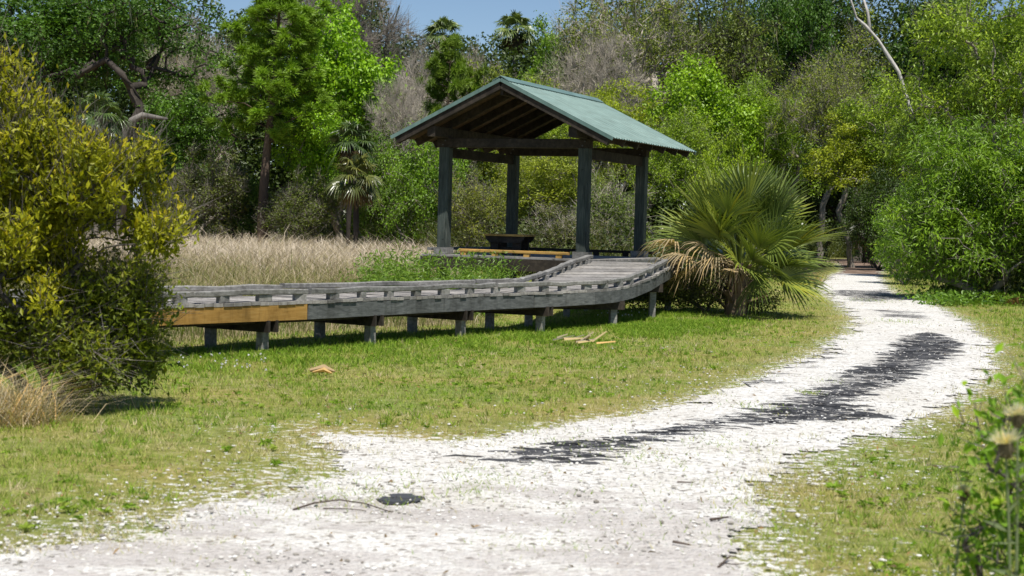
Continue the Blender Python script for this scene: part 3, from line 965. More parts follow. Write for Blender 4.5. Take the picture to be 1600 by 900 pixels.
def make_tree(seed, H, W, trunk_h, n_att=150, lobes=None, k=9, zc=None, ch=None, leaf=(.14, .07), n_leaf=14000, spread=.34,
              rtip=.012, lean=.05, wig=.14, arch=.12, twigs=4, twig_len=(.3, .7), moss=0, rr=(.28, .42), stems=1, twig_w=.018, face=.75, tip=0.0, up=.2, droop=0.0, cluster_flat=.7, shell=.35, rmin=.0, low=False):
    """returns meshes: trunk (stem, limbs, twigs), crown (leaves) and moss"""
    r = np.random.default_rng(seed)
    zc = zc if zc is not None else trunk_h + (H - trunk_h) * .5
    ch = ch if ch is not None else (H - trunk_h)
    lobes = lobes or lobes_crown(r, W, ch, zc, k, rr)
    att = sample_lobes(r, lobes, n_att, shell, low)
    att[:, 2] = np.maximum(att[:, 2], .15 * H * .3)
    tr = MB()
    P_all = []; 
    groups = np.array_split(np.argsort(np.arctan2(att[:, 1], att[:, 0]) + r.normal(size=len(att)) * .2), stems)
    for g in groups:
        A = att[g]
        top = np.array([A[:, 0].mean(), A[:, 1].mean(), 0]) * (.75 if stems > 1 else .4)
        n = 7; f = np.linspace(0, 1, n)
        base = np.array([r.normal() * .08, r.normal() * .08, 0]) * (1 if stems > 1 else 0) * W * .15
        dirx = np.array([r.normal() * lean * H, r.normal() * lean * H, 0])
        T = base + (top + dirx)[None] * (f ** 1.4)[:, None] + np.array([0, 0, 1]) * (f * trunk_h)[:, None]
        T[1:-1] += r.normal(size=(n - 2, 3)) * np.array([1, 1, .3]) * trunk_h * .035
        T[0, 2] = -.15
        P, chains, w, tips = skeleton(r, T, A, wig, arch)
        rad = rtip * np.maximum(w, 1) ** .52 + rmin
        for ci, c in enumerate(chains):
            rr_ = rad[c].copy()
            if ci: rr_[0] = min(rr_[0], rr_[1] * 1.25)
            if ci == 0: rr_[0] *= 1.5; rr_[1] *= 1.12
            tr.tube(P[c], rr_, 7 if ci == 0 else (5 if rr_[0] > .03 else 3), a=.5, cap=False)
        P_all.append(P)
    # twigs around each attractor
    if twigs:
        n = len(att) * twigs
        b = np.repeat(att, twigs, 0) + r.normal(size=(n, 3)) * .05
        ctr = np.array([0, 0, zc])
        D = unit(unit(b - ctr) * .7 + rand_dirs(r, n) * .9 + np.array([0, 0, up]))
        V, Q, t = twig_strips(r, b, D, r.uniform(*twig_len, n), twig_w, r.random(n), 2, droop)
        tr.add(V, Q, a=t)
        if twig_len[1] > .6:
            b2 = b + D * .35; D2 = unit(D + rand_dirs(r, n) * .8)
            V, Q, t = twig_strips(r, b2, D2, r.uniform(*twig_len, n) * .6, twig_w * .6, r.random(n), 2, droop)
            tr.add(V, Q, a=t)
    out = {'trunk': tr.mesh('trunk', True), 'H': H, 'W': W}
    if n_leaf:
        ci = r.integers(0, len(att), n_leaf)
        cl_t = r.random(len(att)) * .5 + .25
        off = r.normal(size=(n_leaf, 3)) * spread * np.array([1, 1, cluster_flat])
        c = att[ci] + off
        axis = unit(unit(off) * .5 + rand_dirs(r, n_leaf) * .8 + np.array([0, 0, up - droop]))
        tint = np.clip(cl_t[ci] + r.normal(size=n_leaf) * .16 + tip * (off @ np.array([0, 0, 1.0])) / spread, 0, 1)
        sz = r.uniform(.7, 1.25, n_leaf)
        V, Q, t = leaf_quads(c, axis, leaf[0] * sz, leaf[1] * sz, r, tint, out=unit(off), face=face)
        out['crown'] = mesh_from('crown', V, Q, None, {'tint': ('FACE', t)})
    if moss:
        ci = r.integers(0, len(att), moss)
        b = att[ci] + r.normal(size=(moss, 3)) * .12 - np.array([0, 0, .05])
        D = unit(np.array([0, 0, -1.0]) + rand_dirs(r, moss) * .18)
        nn = 5
        b = np.repeat(b, nn, 0) + r.normal(size=(moss * nn, 3)) * .05; D = np.repeat(D, nn, 0)
        V, Q, t = twig_strips(r, b, D, r.uniform(.3, 1.0, moss * nn), .035, r.random(moss * nn), 2, 0)
        out['moss'] = mesh_from('moss', V, Q, None, {'tint': ('FACE', t)})
    return out

def make_pine(seed, H, W, first, n_whorl=12, needles=150, nl=.27, nw=.045, top_bias=.8):
    r = np.random.default_rng(seed)
    tr = MB(); V_ = []; Q_ = []; t_ = []; nvt = 0
    f = np.linspace(0, 1, 9)
    T = np.stack([.02 * H * np.sin(f * 3 + seed), .015 * H * np.cos(f * 4), f * H * .97], 1); T[0, 2] = -.15
    tr.tube(T, .017 * H * (1 - .9 * f) + .015, 8, cap=False)
    tips = []; tdirs = []
    for i in range(n_whorl):
        g = i / (n_whorl - 1)
        z = first + (H * .97 - first) * g ** .9
        prof = (math.sin(min(1, (1 - g) * 1.25 + .12) * math.pi * .5)) * (.75 + .25 * math.sin(g * 9 + seed))
        nb = r.integers(4, 7)
        a0 = r.random() * 6.28
        for b in range(nb):
            a = a0 + b * 6.283 / nb + r.normal() * .3
            L = W / 2 * prof * r.uniform(.6, 1.08) * (1 if g > .15 else r.uniform(.5, 1.1))
            if L < .25: L = .3
            d = np.array([math.cos(a), math.sin(a), 0])
            p0 = np.array([np.interp(z / (H * .97), f, T[:, 0]), np.interp(z / (H * .97), f, T[:, 1]), z])
            ss = np.linspace(0, 1, 6)
            P = p0 + d[None] * (ss * L)[:, None] + np.array([0, 0, 1]) * ((ss * .12 + ss ** 2.2 * .30) * L)[:, None]
            P[1:] += r.normal(size=(5, 3)) * .05 * L
            tr.tube(P, .010 + .018 * L / 2 * (1 - ss), 4, cap=False)
            for s in np.arange(.45, 1.01, max(.14, .34 / L)):
                q = np.array([np.interp(s, ss, P[:, k]) for k in range(3)])
                m = 1 if s > .95 else 2
                for _ in range(m):
                    dd = unit(d * .6 + rand_dirs(r, 1)[0] * .75 + np.array([0, 0, .55]))
                    ll = r.uniform(.15, .55) * (1.0 if s < .95 else .6)
                    tr.tube(np.stack([q, q + dd * ll]), [.012, .008], 3, cap=False)
                    tips.append(q + dd * ll); tdirs.append(dd)
    tips = np.array(tips); tdirs = np.array(tdirs); n = len(tips)
    b = np.repeat(tips, needles, 0) + r.normal(size=(n * needles, 3)) * .05
    D = unit(np.repeat(tdirs, needles, 0) * .55 + rand_dirs(r, n * needles) + np.array([0, 0, .12]))
    ct = np.repeat(r.random(n) * .45 + .25, needles)
    V, Q, t = twig_strips(r, b, D, r.uniform(.7, 1.2, n * needles) * nl, nw, np.clip(ct + r.normal(size=n * needles) * .12, 0, 1), 1, .05)
    return {'trunk': tr.mesh('trunk', True), 'crown': mesh_from('crown', V, Q, None, {'tint': ('FACE', t)}), 'H': H, 'W': W}

def fan(mb, r, hub, d, L, n=30, spread=2.1, droop=.5, w=.035, tint=.5, cup=.25, split=.45, twist=.35):
    """costapalmate fan leaf at hub, pointing along d"""
    d = unit(np.asarray(d, float)); up = np.array([0, 0, 1.0])
    s = np.cross(d, up)
    if np.linalg.norm(s) < .1: s = np.array([1.0, 0, 0])
    s = unit(s); nrm = unit(np.cross(s, d))
    tw = r.normal() * twist
    s, nrm = s * math.cos(tw) + nrm * math.sin(tw), nrm * math.cos(tw) - s * math.sin(tw)
    for i in range(n):
        u = (i / (n - 1)) * 2 - 1
        th = u * spread
        dd = unit(d * math.cos(th) + s * math.sin(th) + nrm * cup * (abs(u) ** 1.3) )
        l = L * (1 - .32 * u * u) * r.uniform(.88, 1.08)
        h = hub + d * L * .12 * (1 - abs(u))
        side = unit(np.cross(dd, nrm))
        fr = [0, .22, split, .75, 1.0]; wd = [.25, .9, 1.0, .62, .04]
        dr = droop * r.uniform(.6, 1.5)
        rows = []
        for f, ww in zip(fr, wd):
            c = h + dd * l * f - up * l * dr * max(0, f - .25) ** 2
            wv = w * ww * L
            rows += [c - side * wv, c + nrm * wv * .5, c + side * wv]
        V = np.array(rows); Q = []
        for k in range(4):
            Q += [(3 * k, 3 * k + 1, 3 * k + 4, 3 * k + 3), (3 * k + 1, 3 * k + 2, 3 * k + 5, 3 * k + 4)]
        mb.add(V, Q, a=float(np.clip(tint + r.normal() * .2, 0, 1)))

def make_cabbage_palm(seed, H, W, n=26, dead=8):
    r = np.random.default_rng(seed)
    tr = MB(); f = np.linspace(0, 1, 9)
    th = H - W * .42
    T = np.stack([np.sin(f * 2 + seed) * .12 * f * (1 - f), np.cos(f * 2) * .1 * f * (1 - f), f * th], 1); T[0, 2] = -.15
    tr.tube(T, .15 + .05 * (f > .8) + .02 * np.sin(f * 40), 8)
    top = np.zeros(3)
    cr = MB()
    for i in range(n):
        g = i / (n - 1)
        el = math.radians(85 - 115 * g + r.normal() * 8); az = i * 2.39996 + r.normal() * .2
        d = np.array([math.cos(az) * math.cos(el), math.sin(az) * math.cos(el), math.sin(el)])
        pl = W * .25 * r.uniform(.8, 1.1)
        hub = top + d * pl - np.array([0, 0, 1]) * pl * .1
        cr.tube(np.stack([top, top + d * pl * .5, hub]), [.025, .02, .015], 3, a=.6, cap=False)
        fan(cr, r, hub, d - np.array([0, 0, .25]), W * .27, 20, 1.9, .9, .05, .3 + .5 * (1 - g) * r.random())
    sk = MB()
    for i in range(dead):
        az = i * 2.39996 + r.normal() * .3; el = math.radians(-55 + r.normal() * 12)
        d = np.array([math.cos(az) * math.cos(el), math.sin(az) * math.cos(el), math.sin(el)])
        hub = top + d * W * .18
        sk.tube(np.stack([top - np.array([0, 0, .1]), hub]), [.02, .012], 3, a=.5, cap=False)
        fan(sk, r, hub, d, W * .24, 14, 1.5, .9, .05, .5)
    return {'trunk': tr.mesh('trunk', True), 'crown': cr.mesh('crown'), 'skirt': sk.mesh('dead_fronds'), 'H': H, 'W': W, 'th': th}

# ------------------------------------------------------------------ plants: prototypes
PR = {}
PR['oak_a'] = make_tree(101, 12, 9, 4.2, 190, k=13, n_leaf=17000, leaf=(.20, .12), spread=.30, twigs=3, rtip=.015)
PR['oak_b'] = make_tree(102, 12, 8, 3.6, 170, k=11, n_leaf=15000, leaf=(.20, .12), spread=.30, twigs=3, rtip=.015, lean=.08)
PR['dense_a'] = make_tree(103, 9, 6, 1.2, 190, k=14, n_leaf=19000, leaf=(.19, .12), spread=.28, twigs=2, zc=5.0, ch=8, rr=(.24, .36))
PR['dense_b'] = make_tree(104, 9, 6.5, 1.0, 190, k=12, n_leaf=18000, leaf=(.19, .12), spread=.28, twigs=2, zc=4.8, ch=8.2, rr=(.22, .38), lean=.07)
PR['gnarly'] = make_tree(105, 13, 10, 5.0, 120, k=12, n_leaf=14000, leaf=(.19, .11), spread=.36, twigs=4, rtip=.02, lean=.10, wig=.3, arch=.2, moss=60, rmin=.015)
PR['mossy_a'] = make_tree(106, 12, 10, 4.2, 150, k=12, n_leaf=10000, leaf=(.17, .085), spread=.36, twigs=14, twig_len=(.4, 1.1), rtip=.018, wig=.32, arch=.15, moss=170, lean=.09, twig_w=.024)
PR['mossy_b'] = make_tree(107, 12, 9, 3.6, 140, k=10, n_leaf=11000, leaf=(.17, .085), spread=.36, twigs=14, twig_len=(.4, 1.1), rtip=.018, wig=.32, arch=.10, moss=130, lean=.12, twig_w=.024)
PR['bare_a'] = make_tree(108, 12, 8, 4.2, 170, k=10, n_leaf=0, twigs=26, twig_len=(.5, 1.4), rtip=.014, wig=.22, up=.45, twig_w=.020)
PR['bare_b'] = make_tree(109, 8, 6, 1.0, 170, k=11, n_leaf=900, leaf=(.1, .05), twigs=24, twig_len=(.4, 1.0), rtip=.012, wig=.28, up=.25, twig_w=.020, zc=4.4, ch=7, stems=3)
PR['shrub_a'] = make_tree(110, 4, 4.4, .5, 150, k=11, n_leaf=13000, leaf=(.12, .07), spread=.21, twigs=6, twig_len=(.2, .55), zc=2.0, ch=3.9, stems=4, rtip=.009, twig_w=.012, low=True)
PR['shrub_b'] = make_tree(111, 4, 4.0, .5, 140, k=9, n_leaf=9000, leaf=(.12, .06), spread=.22, twigs=12, twig_len=(.25, .8), zc=2.0, ch=3.9, stems=5, rtip=.009, twig_w=.014, up=.35, low=True)
PR['willow'] = make_tree(112, 5, 6.4, .6, 300, k=20, n_leaf=42000, leaf=(.17, .045), spread=.25, twigs=6, twig_len=(.3, .7), zc=2.4, ch=4.8, low=True, stems=5, rtip=.010, droop=.35, twig_w=.013, rr=(.20, .34))
PR['airy'] = make_tree(113, 9, 6.5, 2.0, 190, k=13, n_leaf=26000, leaf=(.16, .065), spread=.30, twigs=7, twig_len=(.3, .9), zc=5.2, ch=7.6, stems=3, rtip=.012, up=.4, twig_w=.016)
PR['pine_a'] = make_pine(120, 12.5, 5.6, 5.2, 13)
PR['pine_b'] = make_pine(121, 8.5, 4.0, 2.6, 11)
PR['palm_a'] = make_cabbage_palm(130, 8, 3.4)
PR['palm_b'] = make_cabbage_palm(131, 6, 3.6, 22, 12)

BARK = {'dark': (.05, .042, .036), 'grey': (.21, .185, .155), 'pale': (.40, .355, .295), 'brown': (.11, .08, .06)}
KIND = {'oak': ('oak_tree', 'tree'), 'dense': ('leafy_tree', 'tree'), 'gnarly': ('oak_tree', 'tree'), 'mossy': ('mossy_tree', 'tree'), 'bare': ('bare_tree', 'tree'),
        'shrub': ('shrub', 'shrub'), 'willow': ('willow_bush', 'bush'), 'airy': ('leafy_tree', 'tree'), 'pine': ('pine_tree', 'pine tree'), 'palm': ('cabbage_palm', 'palm tree')}
trng = np.random.default_rng(77)

def plant(proto, px, top, wpx, Y, color, bark, label, rz=None, base=None, group=None, foot=0.0):
    """a tree whose foot stands at depth Y under photo column px, as tall as row `top`, wpx wide"""
    P = PR[proto]
    py = 348 + (px - 800) * ROLL
    h = at(px, top, Y)[2]
    x = at(px, py, Y)[0]
    w = wpx * Y / F
    name, cat = KIND[proto.split('_')[0]]
    root = empty(name, (x, Y, foot), label, cat, group, rotz=trng.random() * 6.28 if rz is None else rz)
    if 'th' in P:                       # palms keep the shape of their crown; only the trunk stretches
        k = w / P['W']; tz = h - w * .42
        root.scale = (k, k, k)
        o = link('trunk', P['trunk'], MT['bark'], root, color=BARK[bark]); o.scale = (1, 1, tz / k / P['th'])
        link('crown', P['crown'], MT['frond'], root, color=color, loc=(0, 0, tz / k))
        link('dead_fronds', P['skirt'], MT['dry'], root, color=(.13, .095, .058), loc=(0, 0, tz / k))
        return root
    root.scale = (w / P['W'], w / P['W'], h / P['H'])
    link('trunk', P['trunk'], MT['bark'], root, color=BARK[bark])
    if 'crown' in P:
        link('crown', P['crown'], MT['needle'] if 'pine' in proto else (MT['frond'] if 'palm' in proto else MT['leaf']), root, color=color)
    if 'moss' in P: tag(link('moss', P['moss'], MT['dry'], root, color=(.17, .17, .14)), kind='stuff')
    return root

G_DARK = (.062, .13, .016); G_MID = (.135, .235, .018); G_BRIGHT = (.20, .345, .016); G_YEL = (.28, .34, .018)
G_OLIVE = (.17, .21, .032); G_PALE = (.24, .33, .035); G_PINE = (.17, .27, .022); G_PALM = (.085, .135, .036)
TREES = [
    # left
    ('oak_b', 5, -45, 420, 88, G_DARK, 'dark', 'dark green oak at the far left edge above the yellow bush'),
    ('gnarly', 178, -40, 330, 84, G_DARK, 'dark', 'dark live oak with forked crooked trunk left of the pale twiggy tree'),
    ('bare_b', 305, 26, 150, 90, G_OLIVE, 'pale', 'pale grey leafless tree between the dark live oak and tall pine'),
    ('oak_a', 300, 60, 190, 96, G_MID, 'grey', 'mid green tree behind the pale grey leafless tree, left of the pine'),
    ('dense_b', 292, 128, 165, 83, (.085, .17, .018), 'dark', 'green low tree below the pale grey leafless tree, left of the pine'),
    ('pine_a', 422, -16, 245, 79, G_PINE, 'brown', 'tall pine with puffy needle clumps standing at the edge of the straw field'),
    ('dense_a', 535, 14, 200, 87, G_BRIGHT, 'grey', 'bright green rounded tree just right of the tall pine'),
    ('dense_b', 498, 170, 150, 80, G_BRIGHT, 'grey', 'bright green low tree below the rounded tree, beside the pine trunk'),
    ('bare_a', 530, -45, 230, 104, G_OLIVE, 'grey', 'tall leafless grey tree rising against sky above the bright rounded tree'),
    ('bare_b', 655, 70, 150, 97, G_OLIVE, 'pale', 'pale grey bare thicket tree between bright rounded tree and small pine'),
    ('bare_a', 735, 78, 130, 108, G_OLIVE, 'pale', 'thin grey bare tree on the skyline behind the small pine'),
    ('pine_b', 695, 68, 122, 86, (.15, .22, .026), 'brown', 'small dark conical pine behind the left slope of the shelter roof'),
    ('mossy_b', 628, 148, 130, 84, G_OLIVE, 'grey', 'grey brown mossy tree with dead limbs left of the shelter roof'),
    ('palm_a', 684, 22, 78, 116, (.14, .19, .055), 'grey', 'cabbage palm on the skyline, partly sunk behind bare trees'),
    ('palm_a', 798, 14, 82, 110, (.14, .19, .055), 'grey', 'cabbage palm standing tallest on the skyline above the shelter ridge'),
    ('palm_b', 545, 185, 92, 77, (.06, .095, .028), 'dark', 'grey green cabbage palm in front of the bright trees left of the shelter'),  # bark and frond colours darkened to put this palm in shade
    ('palm_b', 556, 236, 100, 70, (.10, .115, .03), 'dark', 'yellowish low cabbage palm with dark trunk at the edge of the straw field'),
    ('palm_b', 612, 420, 90, 70.5, (.085, .10, .03), 'dark', 'shaded cabbage palm with drooping brown fronds left of the shelter post'),
    ('palm_b', 150, 138, 105, 72, G_PALM, 'grey', 'cabbage palm under the dark live oak, above the yellow bush'),
    ('palm_b', 186, 208, 90, 66, (.06, .10, .02), 'grey', 'smaller cabbage palm peeking over the right shoulder of the yellow bush'),
    ('shrub_b', 318, 225, 150, 80, (.09, .11, .022), 'grey', 'dull brown twiggy shrub left of the tall pine trunk'),
    ('shrub_a', 372, 265, 110, 82, G_DARK, 'dark', 'dark leafy shrub at the foot of the tall pine'),
    ('shrub_b', 470, 262, 130, 79, (.10, .13, .022), 'grey', 'dark twiggy shrub right of the tall pine trunk'),
    ('shrub_a', 660, 205, 150, 76, G_MID, 'grey', 'green shrub behind the left post of the shelter'),
    ('shrub_a', 590, 218, 140, 80, (.11, .19, .02), 'grey', 'green shrub over the shaded cabbage palm'),
    # middle, above and behind the shelter
    ('dense_b', 780, 98, 150, 98, G_OLIVE, 'grey', 'olive green tree directly above the shelter ridge, below the tall palm'),
    ('oak_b', 868, 30, 150, 106, G_MID, 'grey', 'green skyline tree right of the tall cabbage palm'),
    ('bare_b', 905, 55, 170, 99, G_OLIVE, 'pale', 'grey brown bare tree above the right slope of the shelter roof'),
    ('mossy_a', 990, -28, 270, 94, G_OLIVE, 'pale', 'mossy oak with long pale bare limbs on the skyline right of centre'),
    ('airy', 845, 128, 150, 90, (.22, .30, .022), 'grey', 'yellowish green tree peeking over the ridge of the green roof'),
    ('mossy_b', 1100, -60, 250, 97, (.14, .18, .03), 'dark', 'tall mossy oak with dark upright trunk right of the pale limbed oak'),
    ('airy', 960, 125, 160, 84, G_YEL, 'grey', 'yellow green tree rising behind the right slope of the green roof'),
    ('dense_a', 1105, 98, 180, 82, (.20, .32, .016), 'grey', 'bright green tree above the saw palmetto, right of the roof eave'),
    ('airy', 1195, 118, 170, 84, (.19, .29, .02), 'grey', 'green tree between the bright green tree and the mossy grey oak'),
    ('oak_a', 1215, -35, 200, 102, G_DARK, 'dark', 'dark leafy oak against sky left of the leaning white trunk'),
    ('mossy_a', 1278, 95, 190, 80, (.20, .24, .03), 'grey', 'grey mossy oak overhanging the far end of the path'),
    ('airy', 1045, 172, 150, 76, (.21, .30, .022), 'grey', 'pale green tree just behind the right eave of the roof'),
    ('shrub_a', 1135, 212, 115, 64, (.24, .33, .016), 'grey', 'bright yellow green shrub rising right behind the big palmetto'),
    ('airy', 850, 225, 200, 58, (.24, .28, .03), 'grey', 'yellow olive shrubby tree framed between the middle posts of the shelter'),
    ('shrub_b', 752, 255, 120, 56, (.17, .19, .03), 'grey', 'olive bush behind the table, between the two left posts of the shelter'),
    ('shrub_b', 950, 258, 140, 55, (.13, .18, .03), 'pale', 'grey twiggy bush framed between the two right posts of the shelter'),
    ('shrub_a', 1040, 420, 120, 58, (.13, .21, .02), 'grey', 'green bush between the right shelter post and the big palmetto'),
    ('shrub_b', 905, 318, 150, 52, (.10, .11, .03), 'pale', 'low pale twiggy bush behind the front right post of the shelter'),
    ('bare_a', 938, 48, 150, 90, G_OLIVE, 'pale', 'slim pale bare tree on the slope above the right roof edge'),
    ('bare_a', 618, 118, 110, 82, G_OLIVE, 'pale', 'thin pale bare tree between the bright rounded tree and the shelter roof'),
    # right
    ('mossy_b', 1340, 20, 230, 90, (.21, .26, .03), 'grey', 'brownish mossy tree behind the leaning white trunk'),
    ('dense_a', 1455, -15, 190, 88, (.055, .115, .012), 'dark', 'dark green tall tree right of the leaning white trunk'),
    ('airy', 1405, 125, 210, 74, (.23, .32, .026), 'grey', 'pale yellow green tree above the right side of the path end'),
    ('oak_b', 1332, 178, 165, 74, (.25, .29, .02), 'grey', 'yellowish low tree hanging over the dark end of the path'),
    ('dense_b', 1292, 215, 130, 92, (.03, .055, .012), 'dark', 'very dark tree closing off the far end of the path'),  # dark leaf colours from here to the small palm stand for the tunnel's shade
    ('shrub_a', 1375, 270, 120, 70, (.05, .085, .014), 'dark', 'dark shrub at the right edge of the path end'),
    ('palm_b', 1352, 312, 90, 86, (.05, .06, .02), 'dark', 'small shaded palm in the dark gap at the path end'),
    ('airy', 1560, -40, 290, 58, G_PALE, 'grey', 'large pale green airy tree at the top right corner'),
    ('airy', 1470, 150, 170, 60, (.21, .31, .03), 'grey', 'pale green tree between the tall airy tree and the willow bush'),
    ('willow', 1545, 172, 350, 40.5, (.155, .255, .02), 'grey', 'big dense willow like bush casting dark shade on the right of the path'),
    ('shrub_a', 1415, 300, 120, 52, (.14, .25, .02), 'grey', 'mid green bush left of the big willow like bush'),
]
for pr, px, top, w, Y, col, bk, lab in TREES:
    plant(pr, px, top, w, Y, col, bk, lab)
# a few beyond the frame, so that shade and edges carry on
plant('willow', 1790, 165, 380, 38, (.10, .17, .022), 'grey', 'willow like bush just outside the right edge')
plant('airy', 1750, -30, 300, 60, G_PALE, 'grey', 'pale tree beyond the right edge')

# the far wood behind them: one mass
def far_wood():
    r = np.random.default_rng(55)
    cs = []; n_per = 1500
    mb = MB()
    for k in range(150):
        Y = r.uniform(106, 128); px = -150 + 1900 * (k + r.random()) / 150
        sky_gap = 600 < px < 960
        top = r.uniform(42, 88) if sky_gap else r.uniform(-30, 40)
        if 270 < px < 350: top = r.uniform(30, 70)
        p = at(px, top, Y); R_ = r.uniform(1.4, 2.2)
        for j in range(7):
            z = p[2] - R_ * .8 - j * (p[2] - R_) / 6.5
            c = np.array([p[0] + r.normal() * 1.2, Y + r.normal(), max(z, .8)])
            d = rand_dirs(r, 420) * (r.random((420, 1)) ** .3) * R_ * np.array([1.1, 1, .85]) * (1 + .1 * j)
            V, Q, t = leaf_quads(c + d, rand_dirs(r, len(d)), .30, .18, r, np.clip(r.random() * .5 + .2 + r.normal(size=len(d)) * .15, 0, 1))
            mb.add(V, Q, a=t)
        x = p[0]
        mb.tube([(x, Y, -.2), (x + r.normal() * .5, Y, p[2] * .5), (x + r.normal(), Y, p[2] - 1)], [.2, .15, .05], 5, a=.02)
    o = mb.build('far_wood', MT['leaf'], color=(.055, .085, .02))
    tag(o, 'mixed green wood filling in behind the nearer trees', 'wood', kind='stuff')
far_wood()

def undergrowth():
    """low tangled growth along the foot of the wood"""
    r = np.random.default_rng(56); mb = MB()
    line = [(-45, 93), (-25, 94), (-14, 95), (-6, 84), (-1.5, 64), (0.5, 50), (3, 47), (7, 53), (10, 58), (14, 66), (17.2, 88), (20, 102), (24, 103), (23.5, 76), (18.5, 56), (14, 47.5), (12.6, 41), (14.5, 36), (20, 30)]
    L = np.array(line, float); seg = np.linalg.norm(np.diff(L, axis=0), axis=1); cum = np.concatenate([[0], np.cumsum(seg)])
    n = 420
    s = r.random(n) * cum[-1]
    cx = np.interp(s, cum, L[:, 0]); cy = np.interp(s, cum, L[:, 1])
    cx = cx + r.normal(size=n) * .8; cy = cy + np.abs(r.normal(size=n)) * 2.5
    okp = poly_sd(cx, cy, PATH) > 1.0
    for x, y in zip(cx[okp], cy[okp]):
        R_ = r.uniform(.5, 1.2); m = 170
        d = rand_dirs(r, m) * (r.random((m, 1)) ** .4) * R_ * np.array([1, 1, 1.1]); c = np.array([x, y, R_ * .8]) + d
        c[:, 2] = np.abs(c[:, 2])
        V, Q, t = leaf_quads(c, unit(rand_dirs(r, m) + [0, 0, .3]), .15, .08, r, np.clip(r.random() * .6 + .1 + r.normal(size=m) * .15, 0, 1))
        mb.add(V, Q, a=t)
        b = np.repeat([[x, y, 0.0]], 22, 0) + r.normal(size=(22, 3)) * [.35, .35, 0]
        V, Q, t = twig_strips(r, b, unit(rand_dirs(r, 22) * .7 + [0, 0, 1]), r.uniform(.8, 2.2, 22), .025, .95, 3, .1)
        mb.add(V, Q, a=t)
    o = mb.build('undergrowth', MT['leaf'], color=(.075, .095, .026))
    tag(o, 'tangled low undergrowth along the foot of the wood', 'undergrowth', kind='stuff')
undergrowth()

# leaning dead trunk, dead limbs
def dead_trunk(pts, Y, rad, label, name='dead_trunk', col=(.50, .47, .43), branches=()):
    P = np.array([at(x, y, Y + dy) for x, y, dy in pts])
    foot = np.array([P[0][0], P[0][1], 0])
    root = empty(name, foot, label, 'dead tree')
    m = MB(); m.tube(P - foot, rad, 8); m.build('trunk', MT['bark'], root, color=col, smooth=True)
    for b, rb in branches:
        Q = np.array([at(x, y, Y + dy) for x, y, dy in b]); m = MB(); m.tube(Q - foot, rb, 6); m.build('limb', MT['bark'], root, color=col, smooth=True)
dead_trunk([(1475, 380, 1), (1440, 230, 0), (1404, 112, 0), (1388, 88, 0), (1372, 62, .2), (1352, 40, .2), (1338, 28, .2), (1332, 8, 0), (1322, -20, 0)], 72, [.09, .085, .08, .09, .055, .07, .05, .045, .03],
           'bleached white dead trunk leaning left above the pale yellow green tree',
           branches=[([(1360, 52, .2), (1356, 20, .4), (1345, -15, .8)], [.075, .06, .045])])
dead_trunk([(190, 360, 1), (192, 260, 0), (196, 205, 0), (206, 188, 0), (222, 180, 0), (262, 186, .3)], 76, [.22, .2, .18, .16, .15, .06],
           'dark bent tree with a short sunlit pale stub under the dark live oak', 'bent_trunk', (.16, .145, .13))

# ------------------------------------------------------------------ the big palmetto by the path
def palmetto():
    r = np.random.default_rng(21)
    b = gnd(1148, 492)
    root = empty('palmetto', (b[0], b[1], 0), 'large fan leaved palmetto with brown hanging fronds beside the path', 'palm')
    m = MB(); f = np.linspace(0, 1, 6)
    m.tube(np.stack([.05 * f, -.02 * f, -.15 + 1.12 * f], 1), [.20, .21, .21, .20, .18, .12], 9)
    for i in range(34):
        az = i * 2.39996; z = .05 + .75 * i / 34
        d = np.array([math.cos(az), math.sin(az), .9]); d /= np.linalg.norm(d)
        p = np.array([math.cos(az) * .17, math.sin(az) * .17, z]); l = r.uniform(.18, .42)
        m.beam(p, p + d * l, .075, .02, a=.3 + .6 * r.random(), up=(math.cos(az), math.sin(az), .1))
    m.build('trunk', MT['bark'], root, color=(.17, .125, .085))
    top = np.array([.05, -.02, .88])
    n = 72
    for i in range(n):
        g = i / (n - 1)
        el = math.radians(87 - 100 * g ** 1.0 + r.normal() * 7); az = i * 2.39996 + r.normal() * .25
        if el < .45 and 2.5 < az % 6.2832 < 4.5: continue
        d = np.array([math.cos(az) * math.cos(el), math.sin(az) * math.cos(el), math.sin(el)])
        pl = r.uniform(.65, 1.25) * (1.0 - .08 * g)
        hub = top + d * pl
        m = MB()
        m.tube(np.stack([top - [0, 0, .2], top + d * pl * .5 + [0, 0, .05], hub]), [.022, .018, .013], 4, a=.7, cap=False)
        fan(m, r, hub, d + np.array([0, 0, .12 * (1 - g)]), r.uniform(.82, 1.08), 24, 1.45, .06 + .30 * g, .024, .1 + .6 * r.random(), cup=.4, twist=.75)
        m.build('frond', MT['frond'], root, color=(.16, .205, .042))
    # dead fronds, mostly on the left towards the shelter
    for az, el, pl, L in ((3.3, 12, 1.25, .75), (3.6, 4, 1.1, .7), (3.0, -2, 1.0, .7), (4.1, 2, .8, .7), (3.85, 14, .85, .7), (4.4, -12, .6, .6), (2.6, -10, .8, .6), (3.45, -12, .85, .65)):
        el = math.radians(el)
        d = np.array([math.cos(az) * math.cos(el), math.sin(az) * math.cos(el), math.sin(el)])
        hub = top + d * pl + np.array([0, 0, .1])
        m = MB(); m.tube(np.stack([top, top + d * pl * .5 + [0, 0, .1], hub]), [.02, .016, .012], 4, a=.5, cap=False)
        fan(m, r, hub, d + np.array([0, 0, .15]), L, 22, 1.3, 1.15, .022, .5, cup=.2, split=.4)
        m.build('dead_frond', MT['dry'], root, color=(.37, .285, .185))
    for k in range(3):
        az = -.6 + .5 * k; d = np.array([math.cos(az), math.sin(az), .35])
        m = MB(); p = np.array([.15 * math.cos(az), .15 * math.sin(az), .22]); m.beam(p, p + d * (.5 - .1 * k), .05, .03, a=.5)
        m.build('cut_stub', MT['dry'], root, color=(.42, .33, .20))
palmetto()

